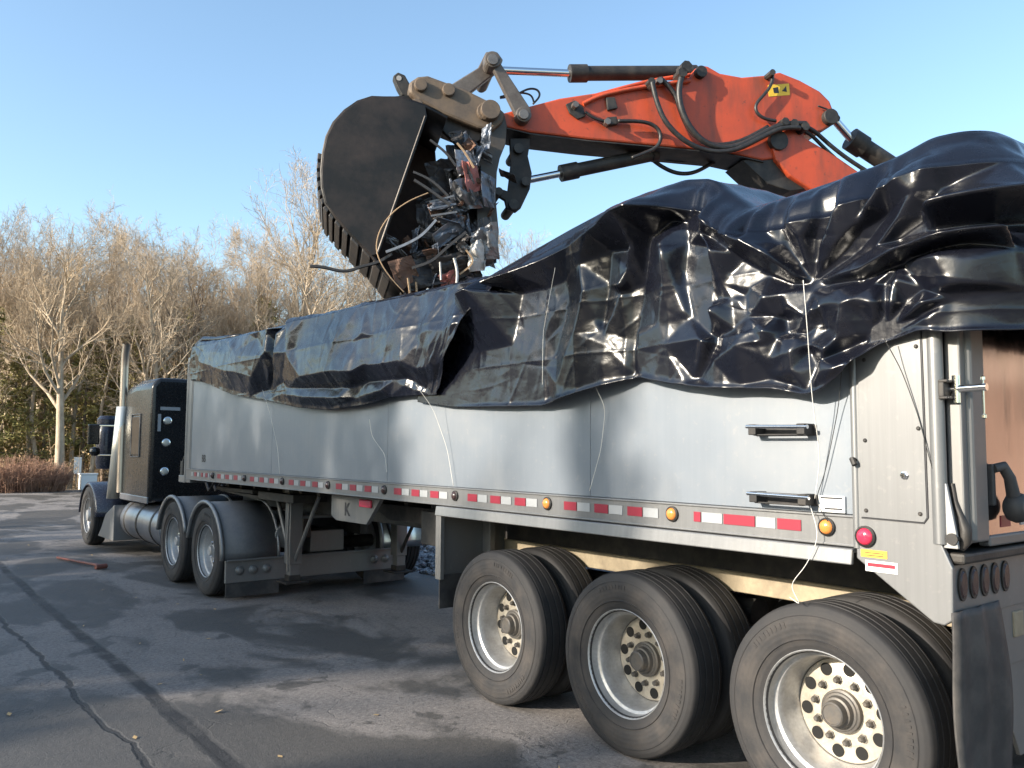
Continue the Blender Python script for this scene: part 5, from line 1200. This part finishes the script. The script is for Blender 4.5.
def pine_tree(seed, H, R, r0):
    r = np.random.RandomState(seed); trunk, crown = MB(), MB()
    trunk.tube([(0, 0, -.1), (r.normal(0, .05), r.normal(0, .05), H*.5), (r.normal(0, .1), r.normal(0, .1), H)], [r0, r0*.6, .02], 7, caps=False)
    for i in range(46):
        z = H*(.16+.82*(i+r.rand())/46); L = R*(1.05-(z/H)**1.3)*r.uniform(.55, 1.1)+.15; a = r.uniform(0, 6.283)
        d = np.array([math.cos(a), math.sin(a), r.uniform(-.12, .25)]); p0 = np.array([0, 0, z]); p1 = p0+d*L
        trunk.tube([p0, p0+d*L*.55+np.array([0, 0, -.03*L]), p1], [.022, .014, .006], 4, caps=False)
        n = int(26+30*L)
        for _ in range(n):
            s = r.uniform(.25, 1.05); c = p0+d*L*s+r.normal(0, .11+.05*L, 3)*np.array([1, 1, .55])
            dd = r.normal(0, 1, 3); dd /= np.linalg.norm(dd); e = np.cross(dd, r.normal(0, 1, 3)); e /= np.linalg.norm(e)+1e-9
            l, w = r.uniform(.08, .19), r.uniform(.018, .04)
            crown.add([c-dd*l-e*w*.3, c+e*w, c+dd*l, c-e*w], [(0, 1, 2, 3)])
    return trunk, crown
def thing_tree(name, parts, mats, loc, rz, sc, label, cat='tree', group=None):
    t = empty(name, loc); t.rotation_euler = (0, 0, rz); t.scale = (sc, sc, sc); tag(t, label, cat, group)
    for (nm, mb), mt in zip(parts, mats):
        o = mb.build(nm, mt, None, smooth=1.2 if nm == 'trunk' else None, normals=False); o.parent = t
    return t
def put(proto, loc, rz, sc, label, group=None):
    t = proto.copy(); COL.objects.link(t); t.location = loc; t.rotation_euler = (0, 0, rz); t.scale = (sc, sc, sc*1.0)
    t['label'] = label
    if group: t['group'] = group
    elif 'group' in t: del t['group']
    for c in kids(proto):
        k = c.copy(); COL.objects.link(k); k.parent = t
    return t
def polar(px, dist):
    a = YAW+math.atan((px-512)/F_PX); return (CAM[0]+dist*math.sin(a), CAM[1]+dist*math.cos(a))
def zg(x, y):
    D = (x-CAM[0])*math.sin(YAW-.25)+(y-CAM[1])*math.cos(YAW-.25)
    return -.03+min(1.6, max(0, (D-41)/55))**1.3*7.5
GW = 'bare trees in the wood behind the truck'
big = [bare_tree(11, 10.6, .21, 19, .35, .28), bare_tree(12, 10.2, .22, 20, .45, .22, 1.08), bare_tree(13, 10.6, .17, 18, .5, .32, .9), bare_tree(14, 11.0, .15, 16, .55, .40, .8)]
front = [  # px, distance, proto, scale, label
    (62, 38.0, 0, .98, 'bare tree with a pale straight trunk standing behind the reddish shrub'),
    (148, 39.0, 1, 1.02, 'spreading bare tree with many pale limbs rising above the exhaust stack'),
    (196, 40.0, 2, .98, 'slim bare tree rising just above the black sleeper roof'),
    (292, 41.0, 3, 1.35, 'tallest thin bare tree left of the bucket, reaching high into the sky'),
    (322, 39.0, 1, 1.08, 'wide bare tree directly under the dark bucket'),
    (250, 43.0, 0, 1.12, 'bare tree between the sleeper roof and the bucket'),
    (10, 42.0, 1, 1.00, 'bare tree at the far left edge of the wood'),
    (108, 43.5, 2, 1.10, 'bare tree between the pale trunk and the exhaust stack'),
    (368, 43.0, 2, 1.10, 'bare tree below the bucket beside the torn strap'),
    (530, 44.0, 3, 1.12, 'pale thin bare tree seen right of the thumb'),
    (575, 47.0, 2, 1.0, 'small bare tree peeping over the plastic right of the thumb'),
]
protos = {}
for i, (px, ds, k, sc, lb) in enumerate(front):
    x, y = polar(px, ds); rz = i*1.7+.4
    if k not in protos:
        protos[k] = thing_tree('bare_tree', (('trunk', big[k][0]), ('crown', big[k][1])), (M['bark'] if k != 2 else M['bark_dark'], M['twig'] if k % 2 == 0 else M['twig_pale']), (x, y, zg(x, y)), rz, sc, lb)
    else: put(protos[k], (x, y, zg(x, y)), rz, sc, lb)
for i, (px, ds, k, sc) in enumerate([(-12, 44, 2, 1.1), (38, 45, 0, 1.08), (82, 46, 1, 1.12), (128, 45, 3, 1.08), (172, 44, 0, 1.12), (222, 45, 1, 1.12), (268, 46, 3, 1.15), (305, 46, 2, 1.1), (345, 46, 0, 1.15), (395, 47, 1, 1.1)]):
    x, y = polar(px, ds); put(protos[k], (x, y, zg(x, y)), i*2.3+1, sc, 'bare tan tree in the second rank of the wood behind the truck', 'second rank of bare trees')
R_ = random.Random(21)
for i in range(36):
    px = R_.uniform(-60, 900); ds = R_.uniform(46, 78); x, y = polar(px, ds); k = i % 4
    put(protos[k], (x, y, zg(x, y)), R_.uniform(0, 6.28), R_.uniform(.78, 1.08), 'bare grey-brown tree standing deep in the wood behind the truck', GW)
pole_kind = bare_tree(36, 10.2, .125, 11, .7, .56, .75)
pole0 = None
for i in range(54):
    px = R_.uniform(-30, 620); ds = R_.uniform(39.2, 52); x, y = polar(px, ds); lb = 'straight slender trunk with a high bare crown at the wood edge'
    if pole0 is None: pole0 = thing_tree('bare_tree', (('trunk', pole_kind[0]), ('crown', pole_kind[1])), (M['bark'], M['twig_pale']), (x, y, zg(x, y)), 0, 1, lb, 'tree', 'straight slender trunks at the wood edge')
    else: put(pole0, (x, y, zg(x, y)), R_.uniform(0, 6.28), R_.uniform(.75, 1.02), lb, 'straight slender trunks at the wood edge')
sap = [sapling(31, 7.5, .07), sapling(32, 8.5, .085), sapling(33, 6.0, .055)]
sprot = []
GS = 'slender young trees at the wood edge'
for i in range(50):
    px = R_.uniform(-50, 760); ds = R_.uniform(39.5, 60); x, y = polar(px, ds); lb = 'slender bare young tree among the trunks at the wood edge'
    if i < 3: sprot.append(thing_tree('young_tree', (('trunk', sap[i][0]), ('crown', sap[i][1])), (M['bark'], M['twig_pale']), (x, y, zg(x, y)), 0, 1, lb, 'tree', GS))
    else: put(sprot[i % 3], (x, y, zg(x, y)), R_.uniform(0, 6.28), R_.uniform(.7, 1.15), lb, GS)
pines = [pine_tree(41, 6.0, 1.8, .09), pine_tree(42, 7.5, 2.0, .11)]
pprot = []
GP = 'olive green pines among the bare trees'
for i, (px, ds, sc) in enumerate([(15, 41, .95), (-20, 40.5, .9), (40, 46, 1.1), (118, 44, 1.0), (90, 48, 1.05), (215, 46, 1.05), (240, 50, 1.1), (165, 50, 1.0), (285, 48, 1.0), (330, 50, 1.0), (60, 52, 1.2), (195, 55, 1.2), (130, 56, 1.2), (420, 48, .9), (10, 50, 1.2), (-5, 40.3, 1.0), (85, 41.0, 1.1), (132, 40.6, 1.0), (228, 41, 1.15), (262, 42, 1.2), (350, 42, 1.2), (300, 41.5, 1.1), (45, 41, 1.0), (180, 41, 1.1), (108, 42, 1.2), (330, 41, 1.1), (395, 46, 1.1)]):
    x, y = polar(px, ds); lb = 'small olive green pine growing among the bare trunks'
    if i < 2: pprot.append(thing_tree('pine_tree', (('trunk', pines[i][0]), ('crown', pines[i][1])), (M['bark_dark'], M['pine']), (x, y, zg(x, y)), 0, sc, lb, 'tree', GP))
    else: put(pprot[i % 2], (x, y, zg(x, y)), i*1.3, sc, lb, GP)
# understorey: dry twigs and clinging tan leaves
def brush(seed, n, band, hmax, leafy):
    r = np.random.RandomState(seed); m = MB(); lv = MB()
    for _ in range(n):
        px = r.uniform(*band); ds = r.uniform(38.5, 56); x, y = polar(px, ds); z = zg(x, y); h = r.uniform(.8, hmax)
        p = np.array([x, y, z]); d = np.array([r.normal(0, .18), r.normal(0, .18), 1.0])
        q = p+d*h; m.tube([p, p+d*h*.5+r.normal(0, .05, 3), q], [.013, .009, .004], 3, caps=False)
        for _k in range(7):
            s = r.uniform(.25, 1); a = p+d*h*s; e = np.array([r.normal(0, 1), r.normal(0, 1), r.uniform(-.2, .8)]); e = e/np.linalg.norm(e)*r.uniform(.25, .8)
            m.tube([a, a+e*.6, a+e+np.array([0, 0, -.05])], [.006, .005, .003], 3, caps=False)
            for _l in range(leafy):
                c = a+e*r.uniform(.3, 1.05)+r.normal(0, .06, 3); dd = r.normal(0, 1, 3); dd /= np.linalg.norm(dd); f = np.cross(dd, r.normal(0, 1, 3)); f /= np.linalg.norm(f)+1e-9
                l = r.uniform(.03, .075); lv.add([c-dd*l, c+f*l*.5, c+dd*l, c-f*l*.5], [(0, 1, 2, 3)])
    return m, lv
bm_, lv_ = brush(51, 1500, (-70, 760), 3.0, 5)
tag(bm_.build('undergrowth', M['twig'], normals=False), 'tangle of dry stems filling the wood edge', 'undergrowth', kind='stuff')
tag(lv_.build('dry_leaves', M['beech'], normals=False), 'tan dead leaves clinging to the undergrowth', 'leaves', kind='stuff')
# far wood closing the view between the trunks
def far_wood(seed, n):
    r = np.random.RandomState(seed); m = MB()
    for _ in range(n):
        px = r.uniform(-200, 1000); ds = r.uniform(80, 125); x, y = polar(px, ds); z = zg(x, y); h = r.uniform(6, 10.5)
        p = np.array([x, y, z]); d = np.array([r.normal(0, .04), r.normal(0, .04), 1.0]); m.tube([p, p+d*h*.5, p+d*h], [.13, .09, .02], 4, caps=False)
        for _k in range(16):
            s = r.uniform(.3, 1); a = p+d*h*s; e = np.array([r.normal(0, 1), r.normal(0, 1), r.uniform(.1, 1.2)]); e = e/np.linalg.norm(e)*r.uniform(.8, 2.6)
            m.tube([a, a+e*.5+r.normal(0, .1, 3), a+e], [.04, .025, .008], 3, caps=False)
    return m
tag(far_wood(61, 520).build('far_wood', M['twig'], normals=False), 'brownish mass of leafless wood on the rise behind', 'wood', kind='stuff')
# reddish shrub at the left edge of the lot
def shrub(seed, n, R, H):
    r = np.random.RandomState(seed); m = MB()
    for _ in range(n):
        a, rr = r.uniform(0, 6.283), R*math.sqrt(r.rand()); p = np.array([rr*math.cos(a)*1.4, rr*math.sin(a)*.8, 0]); h = H*r.uniform(.55, 1)*(1-.35*(rr/R)**2)
        d = np.array([p[0]*.25+r.normal(0, .12), p[1]*.25+r.normal(0, .12), 1]); q = p+d*h
        m.tube([p, p+d*h*.5+r.normal(0, .04, 3), q], [.012, .010, .004], 3, caps=False)
        for _k in range(6):
            s = r.uniform(.3, .95); b = p+d*h*s; e = np.array([r.normal(0, 1), r.normal(0, 1), r.uniform(.1, 1)]); e = e/np.linalg.norm(e)*r.uniform(.15, .45)
            m.tube([b, b+e], [.006, .003], 3, caps=False)
    return m
x, y = polar(26, 37.2)
o = shrub(71, 620, 1.05, 1.45).build('shrub', M['shrub'], normals=False); o.location = (x, y, 0); tag(o, 'round reddish brown leafless shrub at the left edge of the lot', 'shrub')

# ------------------------------------------------------------------ what stands off to the sun's side and shades the lot
GO = 'trees and unseen shade pines on the near side of the lot'
def sunside(along, back, k, sc, rz, pine=False):
    """position: 'back' metres toward the sun from the trailer side at y = along"""
    x = SUN_AZ.x*back; y = along+SUN_AZ.y*back
    return put((pprot if pine else protos)[k], (x, y, 0), rz, sc, 'unseen olive pine set out on the sun side of the lot' if pine else 'bare tree standing on the open side of the lot', GO)
TS = math.tan(SUN_EL)
for i, (al, bk_, k, sc) in enumerate([(6.6, 27, 0, 1.2), (4.6, 29, 1, 1.25), (4.0, 31, 2, 1.15), (9.5, 28, 1, 1.2), (12, 30, 0, 1.2), (15.5, 27, 1, 1.1), (20, 29, 0, 1.0)]): sunside(al, bk_, k, sc, i*2.1)
rs = random.Random(3)
def screen(al, bk_, zcut, k, rz, wx=1.0):  # unseen pine, scaled in height and width to lay shade on set stretches
    t = sunside(al, bk_, k, 1.0, rz, True)
    h = (bk_*TS+zcut)/(6.0 if k == 0 else 7.5)*1.02; t.scale = (h*wx, h*wx, h)
for i in range(13): screen(-8.5+i*.95+rs.uniform(-.3, .3), 21+rs.uniform(-.8, .8), rs.uniform(-1.8, -.9), i % 2, i*1.3)
for i, (al, zc, wx) in enumerate([(2.9, 2.2, .5), (3.7, 3.4, .5), (4.4, 2.4, .5), (5.1, 3.6, .55), (5.8, 2.0, .5), (6.5, 3.4, .55), (7.4, 3.8, .6), (8.3, 3.0, .6), (9.2, 3.6, .6), (10.6, 2.6, .6), (12.0, 2.4, .7), (14.6, .6, .7), (17.5, .2, .6), (22, .0, .6)]):
    screen(al, 22+(i % 2)*2.5+rs.uniform(-.6, .6), zc, i % 2, i*2.3, wx)
    screen(al-.35, 25+rs.uniform(-.6, .6), zc-.5, (i+1) % 2, i*3.1, .38)
    if i < 9: screen(al+.4, 19+rs.uniform(-.6, .6), zc-1.6, (i+1) % 2, i*1.9, .55)
for i in range(44):                                     # woods well back on that side, too far off to reach the sun
    al = -34+i*2.0+rs.uniform(-.8, .8); sunside(al, rs.uniform(44, 58), i % 2, rs.uniform(10.5, 13.5)/(6.0 if i % 2 == 0 else 7.5), i*1.1, True)
screen(.10, 24, 3.6, 0, .3, .30)
screen(.32, 27, 3.2, 1, 1.3, .22)
for i, (x, y, k, sc) in enumerate([(8.5, -4.2, 2, .62), (10.2, -8.4, 0, .7)]): put(protos[k], (x, y, 0), i*1.9, sc, ('slim bare tree standing before the shed', 'broader bare tree standing before the shed')[i])
# tan-orange shed out to the right, mirrored in the tailgate
sh = empty('shed', (13, -7, 0)); tag(sh, 'tan orange metal shed standing out beyond the tail of the trailer', 'shed')
m = MB(); m.box((12.5, -15, 0), (18, .0, 3.6)); wl_ = m.build('wall', worn('tan_orange_cladding', (.30, .20, .15), .6, 0, (.20, .15, .12), .4, 2), sh)
m = MB(); m.prism([(12.2, -15.2, 3.6), (18.3, -15.2, 3.6), (15.2, -15.2, 4.6)], [(12.2, .2, 3.6), (18.3, .2, 3.6), (15.2, .2, 4.6)]); m.build('roof', worn('brown_roof', (.30, .22, .17), .6, .2), sh)
m = MB(); m.box((12.47, -8.5, 0), (12.498, -5.5, 3.0)); m.build('door', worn('brown_door', (.22, .12, .08), .5), sh)
